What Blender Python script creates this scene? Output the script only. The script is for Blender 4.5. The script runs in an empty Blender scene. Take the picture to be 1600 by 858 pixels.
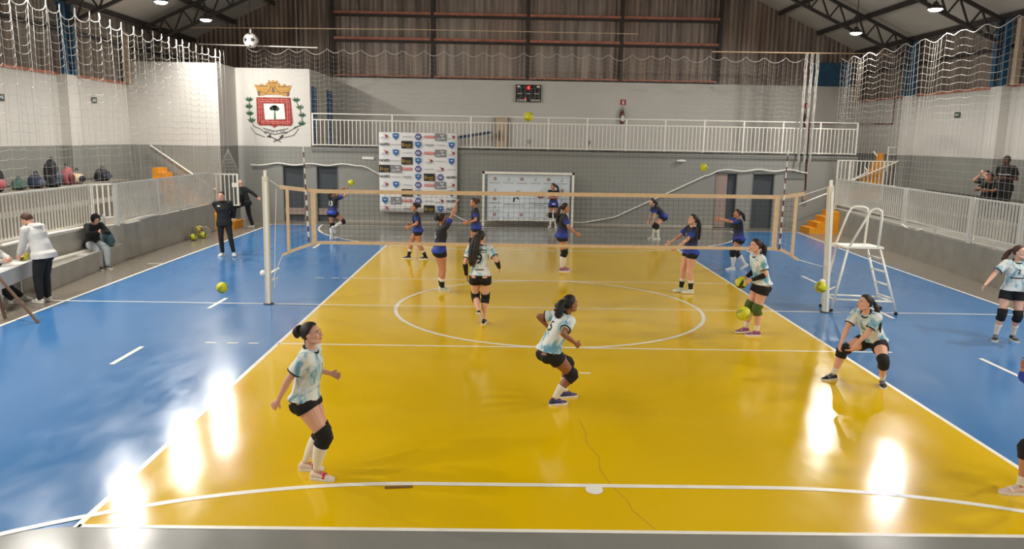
import bpy, math, random
import numpy as np
from mathutils import Vector, Matrix, noise
from mathutils.bvhtree import BVHTree
random.seed(7)
PI = math.pi
S = bpy.context.scene
COL = S.collection

# ---------------------------------------------------------------- camera, light, exposure
FPX = 1226.86
CAM = Vector((-0.9397, -15.2348, 3.3048))
YAW, PITCH, ROLL = 0.0135, 0.1715, 0.0178
fw = Vector((math.sin(YAW)*math.cos(PITCH), math.cos(YAW)*math.cos(PITCH), -math.sin(PITCH)))
rt0 = Vector((math.cos(YAW), -math.sin(YAW), 0)); up0 = rt0.cross(fw)
rt = rt0*math.cos(ROLL) + up0*math.sin(ROLL); upv = up0*math.cos(ROLL) - rt0*math.sin(ROLL)
cd = bpy.data.cameras.new('camera'); cd.sensor_fit = 'HORIZONTAL'; cd.sensor_width = 36.0
cd.lens = FPX*36.0/1600.0; cd.clip_end = 200
cam = bpy.data.objects.new('camera', cd); COL.objects.link(cam)
M3 = Matrix((rt, upv, -fw)).transposed()
cam.matrix_world = Matrix.Translation(CAM) @ M3.to_4x4()
S.camera = cam
S.view_settings.view_transform = 'Standard'; S.view_settings.look = 'None'
S.view_settings.exposure = 0.0; S.view_settings.gamma = 1.0; S.view_settings.use_curve_mapping = False
W = bpy.data.worlds.new('night_sky'); S.world = W; W.use_nodes = True
W.node_tree.nodes['Background'].inputs[0].default_value = (0.02, 0.025, 0.04, 1)
W.node_tree.nodes['Background'].inputs[1].default_value = 0.3
LAMP_POWER = 420.0
LAMP_YL = [12.3, 8.8, 4.9, 0.9, -3.2, -7.3, -11.4, -15.5]   # lamps hang in two rows beside the court
LAMP_YR = [12.4, 7.4, -1.2, -5.4, -9.5, -13.8, -17.6]
LAMP_X, LAMP_Z = 11.0, 7.05

# ---------------------------------------------------------------- materials
def lin(c):
    o = []
    for v in c:
        v = v/255.0
        o.append(v/12.92 if v <= 0.04045 else ((v+0.055)/1.055)**2.4)
    return (o[0], o[1], o[2], 1.0)
def mat(name, col, rough=0.6, metal=0.0, nscale=0, namt=0.12, coat=0.0, emit=None, estr=0, bump=0, bscale=40, spec=0.5, ndet=4, stretch=None):
    m = bpy.data.materials.new(name); m.use_nodes = True
    nt = m.node_tree; b = nt.nodes['Principled BSDF']
    c = lin(col)
    b.inputs['Base Color'].default_value = c; b.inputs['Roughness'].default_value = rough
    b.inputs['Metallic'].default_value = metal; b.inputs['Specular IOR Level'].default_value = spec
    if coat:
        b.inputs['Coat Weight'].default_value = coat; b.inputs['Coat Roughness'].default_value = 0.08
    if emit:
        b.inputs['Emission Color'].default_value = lin(emit); b.inputs['Emission Strength'].default_value = estr
    if nscale or bump:
        tc = nt.nodes.new('ShaderNodeTexCoord'); mp = nt.nodes.new('ShaderNodeMapping')
        nt.links.new(tc.outputs['Object'], mp.inputs['Vector'])
        if stretch: mp.inputs['Scale'].default_value = stretch
    if nscale:
        n = nt.nodes.new('ShaderNodeTexNoise'); n.inputs['Scale'].default_value = nscale; n.inputs['Detail'].default_value = ndet
        nt.links.new(mp.outputs[0], n.inputs['Vector'])
        r = nt.nodes.new('ShaderNodeValToRGB')
        r.color_ramp.elements[0].position = 0.3; r.color_ramp.elements[1].position = 0.7
        r.color_ramp.elements[0].color = tuple(max(0, x*(1-namt)) for x in c[:3])+(1,)
        r.color_ramp.elements[1].color = tuple(min(1, x*(1+namt)) for x in c[:3])+(1,)
        nt.links.new(n.outputs['Fac'], r.inputs[0]); nt.links.new(r.outputs[0], b.inputs['Base Color'])
    if bump:
        n2 = nt.nodes.new('ShaderNodeTexNoise'); n2.inputs['Scale'].default_value = bscale; n2.inputs['Detail'].default_value = 3
        nt.links.new(mp.outputs[0], n2.inputs['Vector'])
        bp = nt.nodes.new('ShaderNodeBump'); bp.inputs['Strength'].default_value = bump; bp.inputs['Distance'].default_value = 0.01
        nt.links.new(n2.outputs['Fac'], bp.inputs['Height']); nt.links.new(bp.outputs[0], b.inputs['Normal'])
    return m
def floor_mat(name, col, r0=0.105, r1=0.18, namt=0.04):
    """painted, varnished sports floor: scuffed gloss"""
    m = mat(name, col, 0.2, nscale=0.45, namt=namt, ndet=3)
    nt = m.node_tree; b = nt.nodes['Principled BSDF']
    tc = nt.nodes.new('ShaderNodeTexCoord'); mp = nt.nodes.new('ShaderNodeMapping'); mp.inputs['Scale'].default_value = (1.6, 0.7, 1)
    nt.links.new(tc.outputs['Object'], mp.inputs['Vector'])
    n = nt.nodes.new('ShaderNodeTexNoise'); n.inputs['Scale'].default_value = 1.4; n.inputs['Detail'].default_value = 5; n.inputs['Roughness'].default_value = 0.65
    nt.links.new(mp.outputs[0], n.inputs['Vector'])
    mr = nt.nodes.new('ShaderNodeMapRange'); mr.inputs['From Min'].default_value = 0.35; mr.inputs['From Max'].default_value = 0.7
    mr.inputs['To Min'].default_value = r0; mr.inputs['To Max'].default_value = r1
    nt.links.new(n.outputs['Fac'], mr.inputs[0]); nt.links.new(mr.outputs[0], b.inputs['Roughness'])
    n2 = nt.nodes.new('ShaderNodeTexNoise'); n2.inputs['Scale'].default_value = 3.0; n2.inputs['Detail'].default_value = 2
    nt.links.new(tc.outputs['Object'], n2.inputs['Vector'])
    bp = nt.nodes.new('ShaderNodeBump'); bp.inputs['Strength'].default_value = 0.03; bp.inputs['Distance'].default_value = 0.01
    nt.links.new(n2.outputs['Fac'], bp.inputs['Height']); nt.links.new(bp.outputs[0], b.inputs['Normal'])
    return m
M = {}
M['yellow_floor'] = floor_mat('yellow_floor', (222, 181, 0))
M['blue_floor'] = floor_mat('blue_floor', (64, 119, 174), 0.13, 0.24)
M['grey_floor'] = floor_mat('grey_floor', (128, 127, 120), 0.16, 0.26)
M['brown_floor'] = floor_mat('brown_grey_floor', (126, 118, 106), 0.22, 0.26, .03)
M['line'] = mat('white_line_paint', (236, 232, 220), 0.3, nscale=6, namt=0.06)
M['worn'] = mat('worn_line_brown', (120, 82, 14), 0.5)
M['crack'] = mat('floor_crack', (172, 132, 6), 0.6)
M['white_wall'] = mat('white_wall_paint', (208, 204, 197), 0.85, nscale=0.5, namt=0.03)
M['grey_wall'] = mat('grey_wall_paint', (138, 138, 132), 0.75, nscale=0.8, namt=0.05)
M['concrete'] = mat('grey_concrete', (166, 161, 150), 0.8, nscale=2.5, namt=0.1, bump=0.15)
M['tier'] = mat('brown_grey_shaded_tier_concrete', (124, 116, 104), 0.85, nscale=2.5, namt=0.1)  # brown-grey concrete, darkened to put the shade on the stand tiers into colour
M['gap_shade_and_edge'] = mat('shadow_gap_grey', (60, 60, 56), 0.9)  # dark grey: painted shade in the stand gaps, also the balcony's dark edge
M['dark_opening'] = mat('dark_grey_door_panel', (62, 68, 72), 0.6)  # dark grey panel filling each door opening
M['door_frame'] = mat('door_frame_grey', (112, 114, 110), 0.6)
M['white_paint'] = mat('white_tube_paint', (242, 238, 226), 0.4, nscale=8, namt=0.04)
M['cream_paint'] = mat('cream_post_paint', (222, 215, 192), 0.4, nscale=6, namt=0.05)
M['blue_steel'] = mat('blue_steel_paint', (40, 88, 118), 0.5, nscale=4, namt=0.15)
M['dark_steel'] = mat('dark_steel', (58, 52, 50), 0.6, nscale=3, namt=0.2)
M['rust_steel'] = mat('rust_red_steel', (186, 116, 92), 0.6, nscale=4, namt=0.3)
M['roof'] = mat('roof_sheet_grey', (205, 198, 186), 0.75, nscale=0.4, namt=0.15)
M['net_cord'] = mat('white_net_cord', (196, 192, 184), 0.7)
M['black_cord'] = mat('black_net_cord', (38, 40, 40), 0.8)
M['tape'] = mat('tan_net_tape', (214, 184, 146), 0.7, nscale=10, namt=0.08)
M['red'] = mat('red_stripe_paint', (104, 40, 36), 0.5)
M['dark_red'] = mat('dark_red_pipe_paint', (110, 40, 42), 0.5)
M['white_plastic'] = mat('white_plastic', (232, 228, 220), 0.4)
M['black_plastic'] = mat('black_plastic', (22, 22, 24), 0.45)
M['orange_paint'] = mat('orange_yellow_step_paint', (226, 150, 16), 0.6, nscale=6, namt=0.1)
M['rope'] = mat('white_rope', (226, 224, 216), 0.8)
M['lens'] = mat('lamp_lens', (255, 250, 240), 0.4, emit=(255, 247, 232), estr=45)
M['wood'] = mat('brown_wood', (112, 84, 66), 0.6, nscale=8, namt=0.2, stretch=(1, 1, 0.1))
M['beige_door'] = mat('beige_door_wood', (196, 176, 150), 0.6, nscale=5, namt=0.06)
M['taupe'] = mat('taupe_door_leaf', (150, 132, 122), 0.6)
M['blue_glass'] = mat('blue_window_film', (34, 92, 156), 0.3, nscale=3, namt=0.12)
M['desk'] = mat('pale_grey_desk_laminate', (190, 188, 186), 0.5)
M['paper'] = mat('white_paper', (238, 236, 230), 0.7)
M['green_sign'] = mat('dark_green_sign', (40, 62, 48), 0.5)
M['red_sign'] = mat('red_sign', (176, 40, 30), 0.5)
M['gold'] = mat('gold_crest_paint', (180, 132, 46), 0.6, nscale=20, namt=0.12)
M['crest_red'] = mat('crest_red_paint', (140, 30, 28), 0.6)
M['crest_pink'] = mat('crest_chain_paint', (214, 112, 96), 0.6)
M['crest_green'] = mat('crest_green_paint', (36, 84, 52), 0.6)
M['ink'] = mat('black_print', (34, 34, 38), 0.6)
M['grey_print'] = mat('grey_print', (128, 128, 132), 0.6)
M['pale_print'] = mat('pale_grey_print', (176, 180, 184), 0.6)
M['vinyl'] = mat('white_vinyl_banner', (226, 224, 222), 0.5, bump=0.25, bscale=3)
M['board_vinyl'] = mat('pale_blue_white_board', (214, 222, 228), 0.45)
M['logo_blue'] = mat('logo_light_blue_print', (58, 140, 190), 0.5)
M['logo_navy'] = mat('logo_navy_print', (52, 58, 140), 0.5)
M['logo_red'] = mat('logo_red_print', (196, 44, 48), 0.5)
M['logo_wine'] = mat('logo_wine_print', (150, 60, 66), 0.5)
M['logo_gold'] = mat('logo_gold_print', (190, 156, 70), 0.5)
M['logo_black'] = mat('logo_black_print', (24, 20, 18), 0.5)
M['logo_green'] = mat('logo_green_print', (70, 140, 70), 0.5)
M['led_red'] = mat('lit_red_digit', (255, 60, 50), 0.5, emit=(255, 50, 40), estr=3)
M['ball_yellow'] = mat('yellow_green_ball', (206, 204, 40), 0.5)
M['ball_green'] = mat('dark_ball_panel', (52, 64, 26), 0.5)
M['ball_red'] = mat('red_ball_panel', (140, 36, 44), 0.5)

def sheet_mat(name, col, axis):
    """corrugated metal sheet, grimy vertical streaks along the ribs"""
    m = bpy.data.materials.new(name); m.use_nodes = True; nt = m.node_tree; b = nt.nodes['Principled BSDF']
    tc = nt.nodes.new('ShaderNodeTexCoord'); mp = nt.nodes.new('ShaderNodeMapping')
    mp.inputs['Scale'].default_value = (3, 0.01, 0.12) if axis == 'X' else (0.01, 3, 0.12)
    nt.links.new(tc.outputs['Object'], mp.inputs[0])
    n = nt.nodes.new('ShaderNodeTexNoise'); n.inputs['Scale'].default_value = 2.5; n.inputs['Detail'].default_value = 6
    nt.links.new(mp.outputs[0], n.inputs['Vector'])
    r = nt.nodes.new('ShaderNodeValToRGB'); c = lin(col)
    r.color_ramp.elements[0].position = 0.32; r.color_ramp.elements[0].color = tuple(x*0.55 for x in c[:3])+(1,)
    r.color_ramp.elements[1].position = 0.75; r.color_ramp.elements[1].color = tuple(min(1, x*1.7) for x in c[:3])+(1,)
    nt.links.new(n.outputs['Fac'], r.inputs[0])
    n2 = nt.nodes.new('ShaderNodeTexNoise'); n2.inputs['Scale'].default_value = 0.35
    nt.links.new(tc.outputs['Object'], n2.inputs['Vector'])
    mx = nt.nodes.new('ShaderNodeMixRGB'); mx.blend_type = 'MULTIPLY'; mx.inputs[0].default_value = 0.5
    mx.inputs[2].default_value = lin((190, 150, 130))
    nt.links.new(n2.outputs['Fac'], mx.inputs[0]); nt.links.new(r.outputs[0], mx.inputs[1]); nt.links.new(mx.outputs[0], b.inputs['Base Color'])
    b.inputs['Roughness'].default_value = 0.55; b.inputs['Metallic'].default_value = 0.25
    return m
M['sheet_back'] = sheet_mat('corrugated_sheet_gable', (160, 153, 144), 'X')
M['sheet_side'] = sheet_mat('corrugated_sheet_side', (150, 146, 136), 'Y')

# ---------------------------------------------------------------- mesh helpers
def V(*a): return Vector(a)
def frame_of(d):
    d = d.normalized()
    a = Vector((0, 0, 1)) if abs(d.z) < 0.9 else Vector((1, 0, 0))
    x = a.cross(d).normalized(); y = d.cross(x).normalized()
    return x, y, d
class MB:
    def __init__(s): s.v = []; s.f = []; s.m = []
    def add(s, vs, fs, m=0):
        o = len(s.v); s.v.extend([tuple(p) for p in vs]); s.f.extend([tuple(i+o for i in f) for f in fs]); s.m.extend([m]*len(fs)); return s
    def box(s, c, d, R=None, m=0):
        vs = []
        for z in (-.5, .5):
            for x, y in ((-.5, -.5), (.5, -.5), (.5, .5), (-.5, .5)):
                p = Vector((x*d[0], y*d[1], z*d[2]))
                if R is not None: p = R @ p
                vs.append(p+Vector(c))
        return s.add(vs, [(3, 2, 1, 0), (4, 5, 6, 7), (0, 1, 5, 4), (1, 2, 6, 5), (2, 3, 7, 6), (3, 0, 4, 7)], m)
    def bb(s, a, b, m=0):
        return s.box([(a[i]+b[i])/2 for i in range(3)], [abs(b[i]-a[i]) for i in range(3)], None, m)
    def beam(s, a, b, w, h, m=0, up=None):
        a, b = Vector(a), Vector(b); d = (b-a).normalized()
        u = Vector(up) if up else (Vector((0, 0, 1)) if abs(d.z) < .95 else Vector((0, 1, 0)))
        x = d.cross(u).normalized(); y = x.cross(d).normalized()
        R = Matrix((x, d, y)).transposed()
        return s.box((a+b)/2, (w, (b-a).length, h), R, m)
    def tube(s, pts, r, n=8, m=0, closed=False, flat=None):
        pts = [Vector(p) for p in pts]; k = len(pts)
        rs = r if isinstance(r, (list, tuple)) else [r]*k
        vs = []; x = None
        for i, p in enumerate(pts):
            if closed: d = pts[(i+1) % k]-pts[i-1]
            else: d = pts[min(i+1, k-1)]-pts[max(i-1, 0)]
            if d.length < 1e-9: d = Vector((0, 0, 1))
            d.normalize()
            if x is None: x, y, _ = frame_of(d)
            else:
                x = (x-d*x.dot(d))
                if x.length < 1e-6: x, y, _ = frame_of(d)
                x.normalize(); y = d.cross(x)
            for j in range(n):
                a = 2*PI*j/n; vs.append(p+x*(math.cos(a)*rs[i])+y*(math.sin(a)*rs[i]))
        fs = []
        for i in range(k if closed else k-1):
            i2 = (i+1) % k
            for j in range(n):
                j2 = (j+1) % n; fs.append((i*n+j, i*n+j2, i2*n+j2, i2*n+j))
        if not closed:
            fs.append(tuple(range(n-1, -1, -1))); fs.append(tuple((k-1)*n+j for j in range(n)))
        return s.add(vs, fs, m)
    def ell(s, c, r, R=None, nu=14, nv=9, m=0):
        c = Vector(c); vs = [Vector((0, 0, -1))]
        for i in range(1, nv):
            t = -PI/2+PI*i/nv
            for j in range(nu):
                a = 2*PI*j/nu; vs.append(Vector((math.cos(t)*math.cos(a), math.cos(t)*math.sin(a), math.sin(t))))
        vs.append(Vector((0, 0, 1)))
        out = []
        for p in vs:
            q = Vector((p.x*r[0], p.y*r[1], p.z*r[2]))
            if R is not None: q = R @ q
            out.append(q+c)
        fs = []
        for j in range(nu): fs.append((0, 1+(j+1) % nu, 1+j))
        for i in range(nv-2):
            for j in range(nu):
                a = 1+i*nu+j; b = 1+i*nu+(j+1) % nu; fs.append((a, b, b+nu, a+nu))
        t = 1+(nv-2)*nu; top = len(vs)-1
        for j in range(nu): fs.append((t+j, t+(j+1) % nu, top))
        return s.add(out, fs, m)
    def loft(s, rings, m=0, caps=True):
        n = len(rings[0]); vs = [p for r in rings for p in r]; fs = []
        for i in range(len(rings)-1):
            for j in range(n):
                j2 = (j+1) % n; fs.append((i*n+j, i*n+j2, (i+1)*n+j2, (i+1)*n+j))
        if caps:
            fs.append(tuple(range(n-1, -1, -1))); o = (len(rings)-1)*n; fs.append(tuple(o+j for j in range(n)))
        return s.add(vs, fs, m)
    def prism(s, poly, ext, m=0):
        ext = Vector(ext); n = len(poly); a = [Vector(p) for p in poly]; b = [p+ext for p in a]
        fs = [tuple(range(n-1, -1, -1)), tuple(range(n, 2*n))]
        for j in range(n): fs.append((j, (j+1) % n, n+(j+1) % n, n+j))
        return s.add(a+b, fs, m)
    def poly(s, pts, m=0): return s.add(pts, [tuple(range(len(pts)))], m)
    def strip(s, pts, w, z, m=0):
        k = len(pts); vs = []
        for i, p in enumerate(pts):
            a = pts[max(i-1, 0)]; b = pts[min(i+1, k-1)]
            dx, dy = b[0]-a[0], b[1]-a[1]; l = math.hypot(dx, dy); nx, ny = -dy/l*w/2, dx/l*w/2
            vs += [(p[0]-nx, p[1]-ny, z), (p[0]+nx, p[1]+ny, z)]
        return s.add(vs, [(2*i, 2*i+2, 2*i+3, 2*i+1) for i in range(k-1)], m)
    def mesh(s, name, mats, smooth=False):
        me = bpy.data.meshes.new(name); me.from_pydata(s.v, [], s.f)
        for x in (mats if isinstance(mats, (list, tuple)) else [mats]): me.materials.append(x)
        me.polygons.foreach_set('material_index', s.m)
        if smooth: me.polygons.foreach_set('use_smooth', [True]*len(s.f))
        me.validate(); me.update(); return me
    def build(s, name, mats, parent=None, smooth=False):
        return link(name, s.mesh(name, mats, smooth), parent)
def link(name, me, parent=None):
    o = bpy.data.objects.new(name, me); COL.objects.link(o)
    if parent is not None: o.parent = parent
    return o
def thing(name, label, cat, loc=(0, 0, 0), rz=0, group=None):
    o = bpy.data.objects.new(name, None); COL.objects.link(o); o.location = loc; o.rotation_euler = (0, 0, rz)
    o.empty_display_size = 0.2
    return tag(o, label, cat, group)
def tag(o, label, cat, group=None):
    o['label'] = label; o['category'] = cat
    if group: o['group'] = group
    return o
def struct(o): o['kind'] = 'structure'; return o
def text_geo(s, size, align='CENTER', bold=0.0):
    cu = bpy.data.curves.new('txt', 'FONT'); cu.body = s; cu.size = size; cu.align_x = align; cu.align_y = 'CENTER'; cu.offset = bold
    o = bpy.data.objects.new('txt', cu); COL.objects.link(o)
    dg = bpy.context.evaluated_depsgraph_get(); me = bpy.data.meshes.new_from_object(o.evaluated_get(dg))
    vs = [v.co.copy() for v in me.vertices]; fs = [tuple(p.vertices) for p in me.polygons]
    bpy.data.objects.remove(o); bpy.data.curves.remove(cu); bpy.data.meshes.remove(me)
    return vs, fs
def put_text(mb, s, size, org, ex, ey, m=0, sx=1.0, bold=0.0):
    vs, fs = text_geo(s, size, bold=bold); org, ex, ey = Vector(org), Vector(ex), Vector(ey)
    mb.add([org+ex*(v.x*sx)+ey*v.y for v in vs], fs, m)
# ================================================================ THE SETTING
BY = 15.3      # lower back wall under the balcony
UY = 19.25     # upper back wall behind the balcony
LX, RX = -14.3, 14.3
NEAR = -20.0
def RW(y): return 10.75+0.06*y     # front face of the right stand wall
LW = -10.8                         # front face of the left stand wall

# ---- floor with the court painted on it
fl = MB()
fl.bb((LX-.3, NEAR, -0.2), (RX+.3, UY+.4, 0.0), 0)
z = 0.0012
def rect(x0, y0, x1, y1, z, m): fl.poly([(x0, y0, z), (x1, y0, z), (x1, y1, z), (x0, y1, z)], m)
fl.poly([(-9.5, -14.2, z), (9.45, -14.2, z), (9.62, 0, z), (10.2, 14.15, z), (-9.55, 13.95, z), (-9.5, 0, z)], 2)
def dline(sgn):
    a = 1.65; R = 6.0; yc = 14.1; out = []
    for i in range(41):
        t = PI/2*i/40; out.append((-a-R*math.cos(t), sgn*(yc-R*math.sin(t))))
    for i in range(41):
        t = PI/2*(1-i/40); out.append((a+R*math.cos(t), sgn*(yc-R*math.sin(t))))
    return out
DF, DN = dline(1), dline(-1)
def clipped(D, sgn, z):
    side = [p for p in D if p[1]*sgn >= 9.0]
    L = [p for p in side if p[0] < 0]; Rr = [p for p in side if p[0] > 0]
    fl.poly([(p[0], p[1], z) for p in L+[(-4.5, 9*sgn), (4.5, 9*sgn)]+Rr], 3)
clipped(DF, 1, 0.0024); clipped(DN, -1, 0.0024)
rect(-4.5, -9, 4.5, 9, 0.0036, 1)
zl = 0.005
fl.strip([(-4.5, -9.025), (-4.5, 9)], 0.06, zl, 4); fl.strip([(4.5, -9.025), (4.5, 9)], 0.06, zl, 4)
fl.strip([(-4.5, -9), (4.5, -9)], 0.055, zl, 4); fl.strip([(-4.5, 9), (4.5, 9)], 0.055, zl, 4)
fl.strip([(-4.5, 3), (4.5, 3)], 0.05, zl, 4); fl.strip([(-4.5, -3), (5.4, -3)], 0.05, zl, 4)
fl.strip([(-9.95, 0), (9.62, 0)], 0.05, zl+.0006, 4)
for x0, x1 in ((-4.97, -4.81), (-5.32, -5.13), (-5.66, -5.48)): fl.strip([(x0, -3), (x1, -3)], 0.05, zl, 4)
for x0, x1 in ((-5.31, -5.1), (-4.92, -4.73), (-4.66, -4.55), (4.55, 4.66)): fl.strip([(x0, 2.95), (x1, 2.95)], 0.05, zl, 4)
for X in (-6.53, 6.66):
    for yc in (-8.3, -3.78, 0, 3.78, 8.36): fl.strip([(X, yc-.49), (X, yc+.49)], 0.075, zl, 4)
fl.strip([(3*math.cos(2*PI*i/96), 3*math.sin(2*PI*i/96)) for i in range(97)], 0.07, zl+.0012, 4)
fl.strip(DF, 0.08, zl+.0018, 4); fl.strip(DN, 0.075, zl+.0018, 4)
fl.poly([(0.085*math.cos(2*PI*i/24)*1.0-.02, -8.19+0.1*math.sin(2*PI*i/24), zl+.0024) for i in range(24)], 4)
fl.strip([(0.2, -4.38), (0.36, -4.38)], 0.05, zl, 4)
fl.strip([(-2.02, -8.2), (-1.76, -8.17)], 0.05, zl+.003, 5)
fl.strip([(-9.45, -14.2), (-9.48, -2), (-9.52, 0), (-9.56, 5), (-9.52, 13.95)], 0.07, zl, 4)
fl.strip([(9.4, -14.2), (9.62, 0), (9.75, 6.6), (10.2, 14.15)], 0.07, zl, 4)
fl.strip([(-9.52, 13.95), (10.2, 14.15)], 0.07, zl+.0006, 4)
fl.strip([(-9.95, 4.6), (-9.6, 4.65)], 0.06, zl, 4)
cr = [(0.02, -6.3), (0.05, -6.7), (0.03, -7.0), (0.12, -7.4), (0.09, -7.7), (0.16, -8.1), (0.26, -8.4), (0.28, -8.6), (0.42, -8.95)]
fl.strip(cr, 0.008, zl-.0008, 6)
struct(fl.build('floor', [M['brown_floor'], M['yellow_floor'], M['blue_floor'], M['grey_floor'], M['line'], M['worn'], M['crack']]))

# ---- walls
GW = 2.86     # where the grey paint ends and the white begins
def wall(name, a, b, t, zs, mats):
    """vertical slab from a to b (2D), thickness vector t, z stops with materials"""
    w = MB()
    for k in range(len(zs)-1):
        z0, z1 = zs[k], zs[k+1]
        w.prism([(a[0], a[1], z0), (b[0], b[1], z0), (b[0]+t[0], b[1]+t[1], z0), (a[0]+t[0], a[1]+t[1], z0)], (0, 0, z1-z0), k)
    return struct(w.build(name, mats))
GWm = [M['grey_wall'], M['white_wall']]
wall('wall_left', (LX, NEAR), (LX, 13.4), (-.25, 0), [0, GW, 4.95], GWm)
wall('wall_right', (RX, NEAR), (RX, UY), (.25, 0), [0, 2.95, 5.1], GWm)
wall('wall_left_end', (LX-.25, 13.4), (-11.09, 13.4), (0, .2), [0, GW, 5.75], GWm)
wall('wall_left_return', (-11.09, 13.6), (-11.09, BY), (-.2, 0), [0, GW, 5.75], GWm)
wall('wall_crest', (-11.29, BY), (-8.3, BY), (0, .2), [2.7, GW, 5.75], GWm)
wall('wall_crest_return', (-8.3, BY+.2), (-8.3, UY), (-.2, 0), [GW-.1, GW, 5.75], GWm)
wall('wall_back', (-8.3, UY), (RX+.25, UY), (0, .2), [0, 2.8, 5.75], GWm)
wall('wall_front', (LX, NEAR), (RX, NEAR), (0, -.2), [0, GW, 13.9], GWm)
# lower back wall with its dark door openings
lb = MB()
doors = [(-9.43, -8.58), (-8.14, -7.28), (7.28, 8.15), (8.72, 9.6)]
edges = [-8.3]
lb_segs = [(-11.09, -9.43), (-8.58, -8.14), (-7.28, 7.28), (8.15, 8.72), (9.6, 12.72)]
for x0, x1 in lb_segs: lb.bb((x0, BY-.02, 0), (x1, BY+.18, 2.15), 0)
lb.bb((-11.09, BY-.02, 2.15), (12.72, BY+.18, 2.72), 0)
struct(lb.build('wall_back_lower', [M['grey_wall']]))
for i, (x0, x1) in enumerate(doors):
    d = MB(); d.bb((x0, BY+.1, 0.0), (x1, BY+.15, 2.15), 0)
    d.bb((x0, BY-.03, 0), (x0+.04, BY+.1, 2.15), 1); d.bb((x1-.04, BY-.03, 0), (x1, BY+.1, 2.15), 1); d.bb((x0, BY-.03, 2.11), (x1, BY+.1, 2.15), 1)
    dd = d.build('door_%d' % (i+1), [M['dark_opening'], M['door_frame']]); struct(dd)
    if i == 2: MB().bb((x0+.04, BY+.02, 0.02), (x0+.48, BY+.07, 2.1)).build('door_leaf', M['taupe'], dd)
    if i in (0, 1): MB().bb((x0+.05, BY+.03, 0.25), (x1-.05, BY+.09, 0.5)).build('kick_plate', M['taupe'], dd)
bs = MB(); bs.bb((-8.3, BY-.08, 2.72), (12.72, UY, 2.9)); bs.bb((-8.3, BY-.1, 2.78), (12.72, BY-.08, 2.84))
struct(bs.build('trim_balcony', [M['grey_wall']]))
e = MB(); e.bb((-8.28, BY-.085, 2.83), (12.72, BY-.02, 2.905)); struct(e.build('trim_balcony_edge', [M['gap_shade_and_edge']]))
bb_ = MB(); bb_.bb((-7.28, BY-.04, 0), (7.28, BY-.02, 0.1)); struct(bb_.build('baseboard_back', [M['concrete']]))
# pilasters along the side walls
def pilaster(name, x, y0, w, d, ztop, gw, sx):
    p = MB()
    p.bb((x, y0, 0), (x+sx*d, y0+w, gw), 0); p.bb((x, y0, gw), (x+sx*d, y0+w, ztop), 1)
    struct(p.build(name, GWm))
for i, y in enumerate((9.0, 3.6, -1.8, -7.2)): pilaster('wall_left_pilaster_%d' % (i+1), LX, y, 0.55, 0.3, 4.97, GW, 1)
for i, y in enumerate((14.2, 8.8, 3.4, -2.0)): pilaster('wall_right_pilaster_%d' % (i+1), RX, y, 0.55, 0.3, 5.12, 2.95, -1)

# ---- corrugated sheets above the walls
EAVE, SLOPE = 7.05, 0.46
def roof_z(x): return EAVE+SLOPE*(14.6-abs(x))
def corrugate(p0, p1, z0, ztop, nrm, pitch=0.2, amp=0.022):
    a, b = Vector(p0), Vector(p1); d = b-a; L = d.length; d.normalize(); n = int(L/pitch)*4; mb = MB(); vs = []
    prof = (0, 0, 1, 1)
    for i in range(n+1):
        q = a+d*(L*i/n)+Vector(nrm)*(amp*prof[i % 4]); zt = ztop(q) if callable(ztop) else ztop
        vs += [(q.x, q.y, z0), (q.x, q.y, zt)]
    mb.add(vs, [(2*i, 2*i+2, 2*i+3, 2*i+1) for i in range(n)])
    # back skin gives the sheet thickness
    o = [Vector(v)-Vector(nrm)*0.03 for v in vs]; mb.add(o, [(2*i+1, 2*i+3, 2*i+2, 2*i) for i in range(n)])
    return mb
struct(corrugate((LX-.3, UY+.25, 0), (RX+.3, UY+.25, 0), 5.6, lambda q: roof_z(q.x), (0, -1, 0)).build('wall_gable_sheet', [M['sheet_back']]))
struct(corrugate((LX-.1, NEAR, 0), (LX-.1, UY+.2, 0), 4.9, EAVE+.15, (1, 0, 0)).build('wall_left_sheet', [M['sheet_side']]))
struct(corrugate((RX+.1, NEAR, 0), (RX+.1, UY+.2, 0), 5.05, EAVE+.15, (-1, 0, 0)).build('wall_right_sheet', [M['sheet_side']]))
for nm, x, z in (('trim_left_sill', LX-.02, 4.97), ('trim_right_sill', RX+.02, 5.12)):
    struct(MB().bb((x-.06, NEAR, z-.03), (x+.06, 13.4 if x < 0 else UY, z+.05)).build(nm, [M['rust_steel']]))
# roof sheets
rf = MB()
for sgn in (-1, 1):
    p = [(0, NEAR, roof_z(0)), (sgn*14.8, NEAR, roof_z(14.8)), (sgn*14.8, UY+.5, roof_z(14.8)), (0, UY+.5, roof_z(0))]
    if sgn > 0: p = p[::-1]
    rf.prism(p, (0, 0, .06))
struct(rf.build('ceiling', [M['roof']]))

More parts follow.
